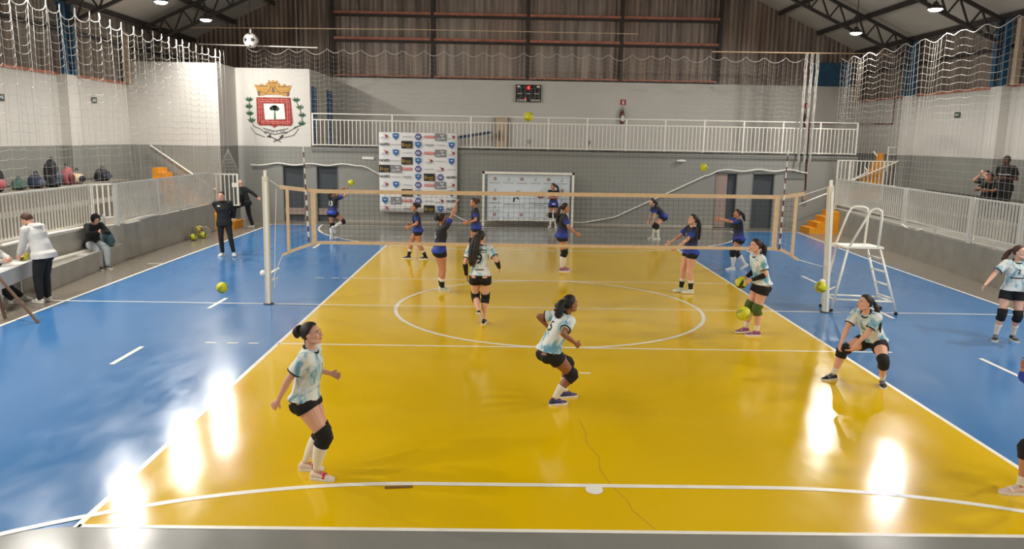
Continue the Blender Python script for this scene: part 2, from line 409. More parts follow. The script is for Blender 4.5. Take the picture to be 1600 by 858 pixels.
# gable frame: posts, girts
for x in (-8.25, -4.03, 0.03, 4.01, 8.21):
    t = MB(); t.bb((x-.07, UY+.02, 5.75), (x+.07, UY+.2, roof_z(x)-.05))
    tag(t.build('gable_post', [M['dark_steel']]), {-8.25: 'dark steel post at the left end of the red gable beams', -4.03: 'dark steel gable post above the city crest side of the balcony, second from left', 0.03: 'dark steel gable post right above the scoreboard', 4.01: 'dark steel gable post above the fire extinguisher', 8.21: 'dark steel post at the right end of the red gable beams'}[x], 'post', 'dark posts of the gable wall')
xs = [-8.25, -4.03, 0.03, 4.01, 8.21]
nm_h = {5.82: 'lowest', 7.33: 'middle', 8.38: 'upper'}
nm_b = ['first bay from left', 'bay left of the scoreboard', 'bay right of the scoreboard', 'last bay at right']
for z in (5.82, 7.33, 8.38, 9.6):
    for k in range(4):
        if z == 9.6 and k in (0, 3): continue
        t = MB(); hh = .1 if z != 5.82 else .06
        t.bb((xs[k]+.07, UY-.02, z), (xs[k+1]-.07, UY+.16, z+hh), 0); t.bb((xs[k]+.07, UY+.0, z-.1 if z != 5.82 else z-.04), (xs[k+1]-.07, UY+.16, z), 1)
        o = t.build('gable_girt', [M['rust_steel'], M['dark_steel']])
        tag(o, 'rust red %s gable beam in the %s' % (nm_h.get(z, 'topmost'), nm_b[k]), 'beam', 'red gable beams')
# side rails on the sheets
for sx, x in ((1, LX), (-1, RX)):
    t = MB(); t.bb((x-.02*sx, NEAR, 6.25), (x+.08*sx, UY+.1, 6.35))
    tag(t.build('sheet_rail', [M['dark_steel']]), 'dark horizontal rail across the %s side metal sheets' % ('left' if sx > 0 else 'right'), 'rail')

# ---- portal frames: blue lattice columns and dark lattice rafters
FY = [14.45, 9.1, 3.75, -1.6, -6.95, -12.3]
for i, y in enumerate(FY):
    for sx in (-1, 1):
        yy = y+(0 if sx > 0 else .15)
        z0 = 5.12 if sx > 0 else 4.97
        if i > 2: continue
        if sx < 0 and yy > 13.4: continue
        where = ('right', 'left')[sx < 0]
        desc = {(0, 1): 'blue lattice column above the right wall near the far corner', (1, 1): 'blue lattice column above the right wall, nearer the camera', (2, 1): 'blue lattice column above the right wall beside the spectators, cut by the frame', (1, -1): 'blue lattice column above the left wall behind the safety net', (2, -1): 'blue lattice column at the far left edge behind the safety net'}[(i, sx)]
        r = thing('lattice_column', desc, 'column', (sx*14.05, yy, z0), 0, 'blue lattice columns')
        for dy in (-.22, .22): MB().bb((-.09, dy-.06, 0), (.09, dy+.06, EAVE-z0)).build('chord', M['blue_steel'], r)
        zz = 0.15; k = 0
        while zz+.45 < EAVE-z0:
            a = -.2 if k % 2 else .2
            b_ = MB().beam((0, a, zz), (0, -a, zz+.45), .05, .05); b_.build('brace', M['dark_steel'], r); zz += .5; k += 1
    r = thing('roof_truss', ['dark lattice roof truss nearest the gable wall', 'dark lattice roof truss, second from the gable wall', 'dark lattice roof truss, third from the gable wall', 'dark lattice roof truss over the net', 'dark lattice roof truss over the near court', 'dark lattice roof truss over the camera'][i], 'roof truss', (0, y, 0), 0, 'lattice roof trusses')
    for sx in (-1, 1):
        top = MB().beam((sx*.05, 0, roof_z(0)-.28), (sx*14.2, 0, roof_z(14.2)-.28), .1, .1); top.build('top_chord', M['dark_steel'], r)
        bot = MB().beam((sx*.05, 0, roof_z(0)-.95), (sx*14.0, 0, roof_z(14.0)-.95), .1, .1); bot.build('bottom_chord', M['dark_steel'], r)
        wb = MB(); n = 20
        for k in range(n):
            x0, x1 = 14.0*k/n, 14.0*(k+1)/n; xm = (x0+x1)/2
            wb.beam((sx*x0, 0, roof_z(x0)-.3), (sx*xm, 0, roof_z(xm)-.93), .05, .05); wb.beam((sx*xm, 0, roof_z(xm)-.93), (sx*x1, 0, roof_z(x1)-.3), .05, .05)
        wb.build('web', M['dark_steel'], r)
for sx in (-1, 1):
    for k in range(9):
        x = 0.5+k*1.7
        t = MB().beam((sx*x, NEAR, roof_z(x)-.1), (sx*x, UY+.2, roof_z(x)-.1), .09, .16)
        tag(t.build('roof_purlin', [M['dark_steel']]), 'dark roof purlin under the %s slope, %s' % (('right', 'left')[sx < 0], ['beside the ridge', 'second below the ridge', 'third below the ridge', 'fourth below the ridge', 'fifth below the ridge', 'fourth above the eaves', 'third above the eaves', 'second above the eaves', 'lowest at the eaves'][k]), 'purlin', 'roof purlins')

# ---- lamps (the light of the place)
for sx in (-1, 1):
    for k, y in enumerate(LAMP_YL if sx < 0 else LAMP_YR):
        vis = k < 2
        lab = {(-1, 0): 'lit floodlight under the left roof slope, smaller one near the gable', (-1, 1): 'lit floodlight under the left roof slope at the top left', (1, 0): 'lit floodlight under the right roof slope, nearer the gable wall', (1, 1): 'lit floodlight under the right roof slope, further right'}.get((sx, k), 'floodlight of the %s row above the frame, %s from the gable' % (('right', 'left')[sx < 0], ['', '', 'third', 'fourth', 'fifth', 'sixth', 'seventh', 'last'][k]))
        r = thing('ceiling_light', lab, 'lamp', (sx*LAMP_X, y, LAMP_Z), 0, 'floodlights under the roof')
        h = MB(); h.loft([[(rr*math.cos(2*PI*j/20), rr*math.sin(2*PI*j/20), zz) for j in range(20)] for rr, zz in ((.2, 0), (.22, .03), (.16, .09), (.08, .13), (.06, .2))])
        h.build('housing', M['dark_steel'], r)
        l = MB(); l.loft([[(rr*math.cos(2*PI*j/20), rr*math.sin(2*PI*j/20), zz) for j in range(20)] for rr, zz in ((.05, -.06), (.13, -.045), (.185, 0), (.18, .01))]); l.build('lens', M['lens'], r, True)
        MB().tube([(0, 0, .19), (0, 0, roof_z(LAMP_X)-LAMP_Z-.02)], .015).build('hanging_rod', M['dark_steel'], r)
        ld = bpy.data.lights.new('floodlight', 'AREA'); ld.shape = 'DISK'; ld.size = .34; ld.energy = LAMP_POWER; ld.color = (1.0, .965, .905); ld.spread = PI
        lo = bpy.data.objects.new('floodlight', ld); COL.objects.link(lo); lo.parent = r; lo.location = (0, 0, -.075)
        lo.rotation_euler = (0, sx*math.radians(28), 0)
# ================================================================ STANDS, FENCES, STAIRS
# left stand: front wall, bench in front of it, tiers
def slab(name, x0, x1, y0, y1, z0, z1, m='concrete'):
    return struct(MB().bb((x0, y0, z0), (x1, y1, z1)).build(name, [M[m]]))
wl = MB(); wl.prism([(-11.4, -8, 0), (-11.2, -8, 0), (-11.2, 4.3, 0), (LW, 5.2, 0), (LW, 11.75, 0), (LW-.2, 11.75, 0), (LW-.2, 5.3, 0), (-11.4, 4.5, 0)], (0, 0, .93)); struct(wl.build('trim_stand_left_front', [M['concrete']]))
slab('trim_stand_left_deck', LX, -11.35, -8, 11.75, 0, .86, 'tier')
slab('trim_stand_left_tier_low', LX, -12.3, -8, 11.3, .86, 1.3, 'tier')
slab('trim_stand_left_tier_high', LX, -13.2, -8, 10.9, 1.3, 1.76, 'tier')
slab('trim_stand_left_gap_shade', LX, LX+.03, -8, 10.9, 1.76, 1.8, 'gap_shade_and_edge')  # dark strip painted in for the shadow gap where tier meets wall
bn = MB(); bn.prism([(-11.2, .75, 0), (-10.34, .75, 0), (-10.62, 3.4, 0), (LW+.05, 5.1, 0), (LW, 5.2, 0), (-11.2, 4.3, 0)], (0, 0, .45)); struct(bn.build('trim_stand_left_bench', [M['concrete']]))
# right stand, front wall slightly splayed
def rslab(name, dx0, X1, y0, y1, z0, z1, m='concrete'):
    b = MB(); b.prism([(RW(y0)+dx0, y0, z0), (X1 if not callable(X1) else X1(y0), y0, z0), (X1 if not callable(X1) else X1(y1), y1, z0), (RW(y1)+dx0, y1, z0)], (0, 0, z1-z0)); return struct(b.build(name, [M[m]]))
rslab('trim_stand_right_front', 0, lambda y: RW(y)+.2, -8, 14.3, 0, .86)
rslab('trim_stand_right_deck', .2, RX, -8, 14.3, 0, .82)
slab('trim_stand_right_tier_low', 12.4, RX, -8, 13.4, .82, 1.28, 'tier')
slab('trim_stand_right_tier_high', 13.2, RX, -8, 13.0, 1.28, 1.72, 'tier')
slab('trim_stand_right_gap_shade', RX-.03, RX, -8, 13.0, 1.72, 1.77, 'gap_shade_and_edge')

# yellow stairs
def stairs(label, org, n, dirv, run, rise, width, wv, grp=None):
    r = thing('staircase', label, 'stairs', org)
    d, w = Vector(dirv), Vector(wv)
    for k in range(n):
        p0 = d*(run*k); b = MB()
        b.prism([p0, p0+d*run, p0+d*run+w*width, p0+w*width], (0, 0, rise*(k+1)))
        b.build('step', M['orange_paint'], r)
    return r
stairs('yellow painted stairs climbing the left stand behind the white fence', (-10.35, 12.35, 0), 7, (-1, 0, 0), .4, .25, .95, (0, 1, 0))
bt = MB(); bt.bb((-13.14, 12.4, 1.752), (-12.95, 13.2, 2.08)); bt.bb((-12.95, 12.4, 1.752), (-12.76, 13.2, 1.92))
tag(bt.build('step_block', [M['orange_paint']]), 'two orange yellow step blocks at the top of the left stand, by the end wall', 'step')
stairs('yellow painted lowest steps by the right stand, left of the referee chair', (10.5, 13.75, 0), 4, (1, 0, 0), .27, .21, .95, (0, 1, 0))
st = stairs('yellow stairs climbing from the right stand to the balcony end', (12.6, 15.0, 1.2), 6, (1, 0, 0), .17, .3, .28, (0, 1, 0))
slab('trim_stand_right_landing', 11.7, RX, 14.3, 15.2, 0, 1.2, 'grey_wall')

def fence(label, p0, p1, zb, zt, nb, name='railing', posts=(0, 1), cat='railing', grp=None, bw=.03, mid=None, feet=0, mat_='white_paint', post_top=None, rail=.04, postw=.06):
    """railing panel from p0 to p1 (xy); zb/zt heights of bottom and top rail"""
    a, b = Vector((p0[0], p0[1], 0)), Vector((p1[0], p1[1], 0)); L = (b-a).length
    r = thing(name, label, cat, (a.x, a.y, 0), math.atan2(b.y-a.y, b.x-a.x), grp)
    m = M[mat_]
    MB().bb((0, -rail/2, zt-rail), (L, rail/2, zt)).build('top_rail', m, r)
    MB().bb((0, -rail/2, zb), (L, rail/2, zb+rail)).build('bottom_rail', m, r)
    zbt = zt-rail
    if mid: MB().bb((0, -rail/2, mid-rail), (L, rail/2, mid)).build('middle_rail', m, r); zbt = mid-rail
    for t in posts:
        MB().bb((t*L-postw/2, -postw/2, zb-feet), (t*L+postw/2, postw/2, post_top or zt)).build('post', m, r)
    bm = MB().bb((-bw/2, -bw/2, zb+rail), (bw/2, bw/2, zbt)).mesh('baluster', m)
    for k in range(1, nb+1):
        o = link('baluster', bm, r); o.location = (L*k/(nb+1), 0, 0)
    return r
LF = 'white railing panels of the left stand'
lx = LW-.08; l2 = -11.24
fence('white railing on the left stand above the hooded girl and the standing official', (l2, .3), (l2, 4.55), 1.02, 2.0, 33, grp=LF, feet=.1)
fence('narrow white gate with three wide set bars in the left stand railing', (l2, 4.6), (lx-.02, 5.05), 1.12, 2.0, 3, name='gate', cat='gate', feet=.2)
fence('white railing on the left stand right of the narrow gate', (lx, 5.1), (lx, 7.5), 1.02, 2.0, 22, grp=LF, feet=.12, postw=.09)
fence('white railing at the far end of the left stand before the yellow stairs', (lx, 7.55), (lx, 11.75), .98, 2.0, 34, posts=(0, .38, 1), grp=LF, feet=.1)
gate = fence('white open gate with wide set bars at the end of the left stand', (-10.88, 11.86), (-10.03, 11.9), .86, 1.95, 5, name='gate', cat='gate')
MB().bb((.66, -.02, 1.5), (.84, .02, 1.64)).build('lock_plate', M['white_paint'], gate)
# loose sill pieces beneath the left railing
for y0, y1, px_, lab in ((.8, 4.3, -11.15, 'white sloping pipe under the left railing beside the official'), (5.3, 7.4, lx+.06, 'white sloping pipe below the left railing right of the narrow gate')):
    t = MB().tube([(px_, y0, .965), (px_, (y0+y1)/2, 1.0), (px_, y1, .97)], .035, 8); tag(t.build('pipe', [M['white_paint']], None, True), lab, 'pipe')
RF = 'white railing panels of the right stand'
ys = [14.4, 8.6, 4.75, 2.55, .3, -2.0]
labs = ['white railing on the right stand behind the referee chair', 'white railing on the right stand, between the referee chair and the spectators', 'white railing in front of the spectators on the right stand', 'white railing at the right frame edge in front of the spectators', 'white railing outside the right frame edge']
for k in range(5):
    y0, y1 = ys[k], ys[k+1]; n = int((y0-y1)/.15)
    r = fence(labs[k], (RW(y0)+.06, y0-(.1 if k else 0)), (RW(y1)+.06, y1), 1.05, 2.03, n, grp=RF, feet=.19, postw=.09, bw=.036)
    L = math.hypot(y0-y1, RW(y0)-RW(y1))
    MB().bb((0, -.02, .9), (L, .02, .95)).build('base_rail', M['white_paint'], r)
    MB().bb((L*.5-.02, -.02, .86), (L*.5+.02, .02, 1.06)).build('foot', M['white_paint'], r)
cb = MB().tube([(RW(y)+.02, y, .93-.1*math.sin((8.6-y)/1.4*PI)) for y in np.linspace(8.6, 7.2, 12)], .02, 6); tag(cb.build('hose', [M['white_paint']], None, True), 'white hose sagging under the right stand railing', 'hose')
# balcony railing
BR = 'white railing panels of the balcony'
bx = [-8.23, -5.2, -2.2, .76, 3.75, 6.75, 9.78, 12.65]
bl = ['white balcony railing between the crest wall and the sponsor banner', 'white balcony railing right above the sponsor banner', 'white balcony railing in front of the beige board, below the scoreboard', 'white balcony railing just right of the scoreboard', 'white balcony railing below the fire extinguisher', 'white balcony railing over the right grey doors', 'white balcony railing at the right end of the balcony']
for k in range(7):
    fence(bl[k], (bx[k], BY), (bx[k+1], BY), 2.93, 4.13, 19, mid=3.9, posts=((0, .5, 1) if k == 6 else (0, .5)) if k > 2 else (0,), grp=BR, feet=.06, bw=.024, rail=.035, postw=.05)
# railing and handrails on the right landing
fence('white railing on the landing of the right stairs', (11.75, 14.68), (14.1, 14.68), 1.75, 2.72, 15, grp=None, bw=.03, posts=(0, .2, .75, 1), feet=.5)
def handrail(label, pts, r=.025, m='white_paint', name='handrail', cat='handrail'):
    return tag(MB().tube(pts, r, 8).build(name, [M[m]], None, True), label, cat)
handrail('white handrail sloping down the end wall of the left stand', [(-13.55, 13.3, 2.84), (-11.86, 13.3, 1.68), (-11.3, 13.3, 1.3)], .03)
handrail('long white handrail sloping up beside the right yellow stairs', [(12.3, 14.6, 1.95), (14.15, 14.6, 2.78), (14.2, 14.6, 3.2)])
handrail('short white handrail with a crook beside the right yellow stairs', [(12.2, 14.62, 1.93), (12.85, 14.62, 2.28), (12.85, 14.62, 2.36), (12.74, 14.62, 2.48)])
handrail('white handrail stub above the lowest right yellow steps', [(10.2, 14.2, 1.05), (11.4, 14.2, 1.55)], .025)
handrail('thin white handrail descending from the balcony end', [(13.3, 15.2, 3.06), (13.75, 15.2, 2.55)])
lr = thing('railing', 'white railing at the stair head against the right wall', 'railing', (13.75, 14.95, 0))
for x in (0, .5): MB().tube([(x, 0, 2.3), (x, 0, 3.25)], .022).build('post', M['white_paint'], lr)
for zz in (2.65, 2.95, 3.22): MB().tube([(0, 0, zz), (.5, 0, zz)], .018).build('rail', M['white_paint'], lr)
# pipes on the back wall
handrail('thin dark red pipe running along the right wall to the upper corner', [(12.28, UY-.03, 4.17), (14.22, UY-.05, 4.2), (14.25, 15.84, 4.14), (14.25, 15.84, 5.14)], .022, 'dark_red', 'pipe', 'pipe')
handrail('dark red pipe dropping down the right end of the lower back wall', [(10.74, BY-.06, 4.1), (10.8, BY-.06, 1.5)], .025, 'dark_red', 'pipe', 'pipe')
tag(MB().bb((10.7, BY-.14, 1.15), (10.9, BY-.02, 1.5)).build('pipe_box', [M['taupe']]), 'small dull red grey box at the foot of the dark red pipe', 'box')

# ================================================================ THINGS ON THE WALLS
def panel(name, label, cat, a, b, m, parent=None): return tag(MB().bb(a, b).build(name, [M[m]]), label, cat)
# windows of the balcony side wall
for i, (y0, y1, lab) in enumerate(((15.55, 16.15, ''), (18.2, 19.0, ''))):
    w = MB(); w.bb((-8.31, y0, 2.95), (-8.26, y1, 5.12), 0)
    for k in range(1, 6): w.bb((-8.262, y0, 2.95+k*.36), (-8.252, y1, 2.97+k*.36), 1)
    for yy in (y0, y1-.03): w.bb((-8.262, yy, 2.95), (-8.25, yy+.03, 5.12), 1)
    struct(w.build('window_%d' % (i+1), [M['blue_glass'], M['blue_steel']]))
# scoreboard
sb = thing('scoreboard', 'black scoreboard with a lit red digit high on the white back wall', 'scoreboard', (.085, UY-.02, 4.86))
MB().bb((-.54, -.1, 0), (.54, 0, .72)).build('case', M['black_plastic'], sb)
t = MB()
put_text(t, 'LOCAL', .13, (-.27, -.105, .065), (1, 0, 0), (0, 0, 1), 0, 1.05, .004); put_text(t, 'VISITANTE', .1, (.3, -.105, .065), (1, 0, 0), (0, 0, 1), 0, .85, .004)
for x, w_ in ((-.36, .2), (.0, .15), (.36, .2)): t.bb((x-w_/2, -.106, .33), (x+w_/2, -.101, .355))
for x in (-.42, .42): t.bb((x-.07, -.106, .6), (x+.07, -.101, .66)); t.bb((x-.05, -.106, .67), (x+.05, -.101, .69))
t.build('lettering', M['white_plastic'], sb)
t = MB(); t.bb((-.09, -.104, .5), (.09, -.1, .68)); t.build('digit_window', M['red_sign'], sb)
t = MB(); put_text(t, '4', .17, (0, -.108, .59), (1, 0, 0), (0, 0, 1), 0, 1, .01)
t.bb((-.13, -.108, .1), (-.1, -.104, .17)); t.build('lit_digit', M['led_red'], sb)
t = MB()
for x in (-.3, -.12, .12, .3, -.45, .45): t.bb((x-.006, -.105, .2), (x+.006, -.101, .58))
t.build('divider', M['grey_print'], sb)
# fire extinguishers and signs
def extinguisher(x, y, z, lab, slab_):
    r = thing('fire_extinguisher', lab, 'fire extinguisher', (x, y, z))
    MB().loft([[(q*math.cos(2*PI*j/14), q*math.sin(2*PI*j/14), h) for j in range(14)] for q, h in ((.07, 0), (.085, .03), (.085, .45), (.06, .53), (.03, .56))]).build('cylinder', M['dark_red'], r, True)
    MB().bb((-.06, -.095, .12), (.06, -.08, .36)).build('instruction_label', M['white_plastic'], r)
    MB().tube([(.03, 0, .55), (.06, -.02, .68), (-.02, -.03, .74), (-.1, -.03, .62), (-.11, -.03, .3)], .014, 6).build('hose', M['black_plastic'], r, True)
    MB().box((0, -.02, .6), (.05, .12, .05)).build('valve', M['black_plastic'], r)
    s = thing('safety_sign', slab_, 'sign', (x+.02, UY-.012, 4.92)); MB().bb((-.12, 0, -.12), (.12, .01, .12)).build('plate', M['red_sign'], s)
    q = MB(); q.bb((-.035, -.005, -.08), (.035, 0, .05)); q.bb((-.015, -.005, .05), (.015, 0, .08)); q.build('pictogram', M['white_plastic'], s)
extinguisher(4.15, UY-.1, 4.0, 'fire extinguisher on the white back wall right of the scoreboard', 'red extinguisher sign above the extinguisher right of the scoreboard')
extinguisher(12.1, UY-.1, 4.0, 'fire extinguisher on the back wall behind the hanging net bundles', 'red extinguisher sign behind the hanging net bundles')
# small signs on side walls
def wsign(x, y, z, lab, sx):
    r = thing('wall_sign', lab, 'sign', (x, y, z)); MB().bb((-.01, -.16, -.09), (.01, .16, .09)).build('plate', M['green_sign'], r)
    q = MB(); q.bb((sx*.01, -.1, -.03), (sx*.014, .03, .03)); q.prism([(sx*.01, .04, -.05), (sx*.014, .04, -.05), (sx*.014, .04, .05), (sx*.01, .04, .05)], (0, .06, 0)); q.build('pictogram', M['pale_print'], r)
wsign(LX+.02, 6.2, 4.15, 'small dark green sign on the left wall nearest the left frame edge', 1)
wsign(LX+.02, 11.05, 4.3, 'small dark green sign on the left wall by the end wall', 1)
wsign(RX-.02, 11.5, 4.35, 'small dark green sign on the white right wall', -1)
# beige board and blue bench on the balcony
bd = thing('notice_board', 'beige wooden board with dark frame leaning at the back of the balcony', 'board', (-1.04, UY-.15, 2.9))
MB().bb((-.27, 0, 0), (.27, .05, 1.3)).build('panel', M['beige_door'], bd)
f_ = MB(); f_.bb((-.3, -.01, 1.28), (.3, .06, 1.33)); f_.bb((-.3, -.01, 0), (-.27, .06, 1.3)); f_.bb((.27, -.01, 0), (.3, .06, 1.3)); f_.build('frame', M['wood'], bd)
for x in (-.1, .02):
    MB().tube([(x, -.02, .3), (x, -.05, .32), (x, -.05, .72), (x, -.02, .74)], .014, 6).build('handle', M['black_plastic'], bd)
MB().beam((-4.3, UY-.5, 3.1), (-1.45, UY-.5, 3.5), .3, .12)
tag(MB().beam((-4.3, UY-.5, 3.08), (-1.45, UY-.5, 3.55), .25, .12).build('ramp_beam', [mat('navy_blue_paint', (40, 62, 96), .5)]), 'dark blue sloping beam on the balcony left of the beige board', 'beam')
for x, lab in ((.15, 'small grey socket on the back wall just right of the beige board'), (2.8, 'small grey socket low on the back wall left of the fire extinguisher')):
    tag(MB().bb((x-.04, UY-.05, 3.1), (x+.04, UY, 3.28)).build('wall_socket', [M['grey_print']]), lab, 'socket')
tag(MB().bb((-6.35, BY-.06, 2.42), (-5.9, BY-.01, 2.52)).build('emergency_light', [M['white_plastic']]), 'small white wall light above the left grey doors', 'lamp')
tag(MB().ell((5.9, BY-.1, 2.57), (.2, .08, .05)).build('wall_lamp', [M['white_plastic']], None, True), 'white oval lamp on the grey wall left of the right doors', 'lamp')
tag(MB().bb((9.95, BY-.05, 1.95), (10.75, BY-.01, 2.2)).build('wall_plate', [M['door_frame']]), 'dark grey plate on the wall right of the far right door', 'plate')

# ---- city crest painted on the crest wall
cr_ = thing('painted_crest', 'painted city crest with gold castle crown and red shield', 'crest', (-9.68, BY-.014, 3.2))
K = 1.0
def P2(x, z, o=0.0): return (x, -.004-o, z)
def flat(name, polys, m, o=0.0, par=None):
    b = MB()
    for p in polys: b.prism([P2(x, z, o) for x, z in p], (0, -.002, 0))
    return b.build(name, M[m], par)
sh = [(-.62, 1.42), (.62, 1.42), (.68, .55), (.62, .42), (.12, .42), (0, .34), (-.12, .42), (-.55, .42), (-.62, .5)]
flat('shield', [sh], 'crest_red', 0, cr_)
flat('shield_field', [[(-.36, 1.2), (.38, 1.2), (.41, .65), (-.33, .62)]], 'white_plastic', .003, cr_)
ch = MB()
for x0, x1, zz in ((-.52, -.22, 1.31), (-.16, .2, 1.31), (.26, .54, 1.31), (-.46, -.16, .53), (-.1, .24, .53), (.3, .56, .53)):
    for dz in (-.035, .035): ch.bb((x0, -.01, zz+dz-.012), (x1, -.006, zz+dz+.012))
    for xx in (x0, x1): ch.bb((xx-.012, -.01, zz-.04), (xx+.012, -.006, zz+.04))
for xx in (-.49, .53):
    for z0, z1 in ((1.02, 1.22), (.78, 1.0), (.58, .74)):
        for dx in (-.035, .035): ch.bb((xx+dx-.01, -.01, z0), (xx+dx+.01, -.006, z1))
ch.build('shield_chain', M['crest_pink'], cr_)
tr = MB(); tr.prism([P2(x, z, .006) for x, z in ((.0, .64), (.07, .64), (.055, 1.0), (.02, 1.0))], (0, -.002, 0))
for x, z, a, b_ in ((.03, 1.05, .17, .07), (-.05, 1.02, .1, .07), (.11, 1.01, .1, .07), (.03, 1.1, .1, .05)):
    tr.prism([P2(x+a*math.cos(2*PI*k/16), z+b_*math.sin(2*PI*k/16), .006) for k in range(16)], (0, -.002, 0))
tr.build('tree', M['crest_green'], cr_)
cw = [(-.55, 1.47), (-.25, 1.52), (.0, 1.53), (.25, 1.52), (.52, 1.47), (.62, 1.72), (.67, 1.86), (.56, 1.86), (.54, 1.8), (.46, 1.82), (.47, 1.9), (.36, 1.9), (.35, 1.83), (.25, 1.86), (.26, 1.93), (.17, 1.93), (.17, 2.02), (.1, 2.02), (.1, 1.98), (.04, 1.98), (.04, 2.03), (-.04, 2.03), (-.04, 1.98), (-.1, 1.98), (-.1, 2.02), (-.17, 2.02), (-.17, 1.93), (-.26, 1.92), (-.26, 1.85), (-.35, 1.83), (-.36, 1.9), (-.47, 1.9), (-.46, 1.82), (-.54, 1.8), (-.56, 1.87), (-.68, 1.86), (-.6, 1.7)]
flat('castle_crown', [cw], 'gold', 0, cr_)
dk = MB()
dk.prism([P2(x, z, .004) for x, z in ((-.05, 1.6), (.05, 1.6), (.05, 1.76), (.0, 1.8), (-.05, 1.76))], (0, -.002, 0))
for x in (-.55, .5): dk.prism([P2(a, b_, .004) for a, b_ in ((x, 1.5), (x+.07, 1.5), (x+.09, 1.64), (x-.02, 1.62))], (0, -.002, 0))
dk.build('crown_openings', M['wood'], cr_)
ar = MB()
for pts in ([(-.5, 1.62), (-.25, 1.57), (-.12, 1.7), (-.05, 1.85)], [(.5, 1.62), (.25, 1.57), (.12, 1.7), (.05, 1.85)], [(-.58, 1.82), (-.2, 1.82)], [(.58, 1.82), (.2, 1.82)], [(-.16, 1.93), (.16, 1.93)]):
    ar.tube([P2(x, z, .006) for x, z in pts], .01, 4)
ar.build('crown_lines', M['wood'], cr_)
for sx, dxs in ((-1, ((-.88, 1.35), (-.9, 1.1), (-.88, .85), (-.82, .6))), (1, ((.82, 1.36), (.95, 1.1), (1.02, .82), (1.0, .52)))):
    lb_ = MB()
    for x, z in dxs:
        for a in (-.9, -.35, .35, .9):
            c, s_ = math.cos(PI/2+a), math.sin(PI/2+a)
            p = [(x, z-.08), (x+c*.09-s_*.035, z-.08+s_*.09+c*.035), (x+c*.19, z-.08+s_*.19), (x+c*.09+s_*.035, z-.08+s_*.09-c*.035)]
            lb_.prism([P2(*q, .001) for q in p], (0, -.002, 0))
    lb_.tube([P2(x, z-.06, .002) for x, z in dxs]+[P2(sx*.72, .36, .002)], .012, 5)
    lb_.build('leaf_branch', M['crest_green'], cr_)
rb = MB()
for pts in ([(-.86, .35), (-.7, .12), (-.36, .0)], [(-.78, .4), (-.5, .28), (-.3, .1)], [(.88, .32), (.7, .08), (.36, 0)], [(.9, .42), (.6, .26), (.36, .12)], [(-.42, .32), (.0, .22), (.5, .32)], [(-.4, .18), (0, .1), (.48, .2)]):
    rb.tube([P2(x, z, .002) for x, z in pts], .009, 4)
rb.tube([P2(-.05, -.16, .002), P2(.18, -.06, .002), P2(.3, .02, .002)], .014, 5); rb.tube([P2(.22, -.16, .002), P2(0, -.06, .002), P2(-.16, .03, .002)], .014, 5)
for x in (-.2, .26): rb.prism([P2(a, b_, .002) for a, b_ in ((x-.1, .0), (x+.06, -.02), (x+.06, .12))], (0, -.002, 0))
rb.build('ribbon', M['ink'], cr_)
for k in range(12):                       # the motto is only legible as strokes
    if k in (6, 8): continue
    MB().bb((-.38+k*.065, -.012, .17), (-.38+k*.065+(.035 if k % 3 else .02), -.008, .255)).build('motto_letter', M['grey_print'], cr_)
cr_.scale = (1.04, 1, 1.04)

# ---- sponsor banner: 7 columns x 10 rows of small logos
bnx0, bnx1, bnz0, bnz1 = -5.68, -2.7, .42, 3.46
bn = thing('sponsor_banner', 'white sponsor banner with a grid of small logos hung from the balcony', 'banner', ((bnx0+bnx1)/2, BY-.2, 0))
b = MB(); nx, nz = 14, 14; vs = []
for i in range(nx+1):
    for j in range(nz+1):
        x = (bnx1-bnx0)*(i/nx-.5); zz = bnz0+(bnz1-bnz0)*j/nz; vs.append((x, .012*math.sin(i*1.1+j*.5), zz))
b.add(vs, [(i*(nz+1)+j, (i+1)*(nz+1)+j, (i+1)*(nz+1)+j+1, i*(nz+1)+j+1) for i in range(nx) for j in range(nz)])
sheet = b.build('sheet', M['vinyl'], bn, True); so = sheet.modifiers.new('t', 'SOLIDIFY'); so.thickness = .006; so.offset = -1
rows = ['hsxnrgh', 'kxbskxs', 'hsxnrgh', 'kxbshxs', 'bgrnxhx', 'kxksbnk', 'hsxnrgh', 'kxbskxs', 'sgrnxhk', 'hxkxbsk']
cw_, chh = (bnx1-bnx0)/7, (bnz1-bnz0)/10
LK = ('logo_blue', 'logo_navy', 'logo_red', 'logo_wine', 'logo_black', 'logo_gold', 'grey_print', 'pale_print', 'ink', 'white_plastic')
LN = {'s': 'shield_logo', 'n': 'badge_logo', 'r': 'bar_logo', 'b': 'script_logo', 'g': 'tile_logo', 'h': 'emblem_logo', 'k': 'lettering_logo', 'x': 'line_logo'}
LM = [M[k] for k in LK]
class _One:
    def __init__(s, mb, i): s.mb, s.i = mb, i
    def bb(s, a, b): s.mb.bb(a, b, s.i)
    def prism(s, p, e): s.mb.prism(p, e, s.i)
    def add(s, v, f): s.mb.add(v, f, s.i)
LG = {}
def new_logo():
    mb = MB()
    for i, k in enumerate(LK): LG[k] = _One(mb, i)
    return mb
yb = -.03
def q(m, x0, z0, x1, z1, o=0): LG[m].bb((x0, yb-o-.003, z0), (x1, yb-o, z1))
def pl(m, pts, o=0): LG[m].prism([(x, yb-o, z) for x, z in pts], (0, -.003, 0))
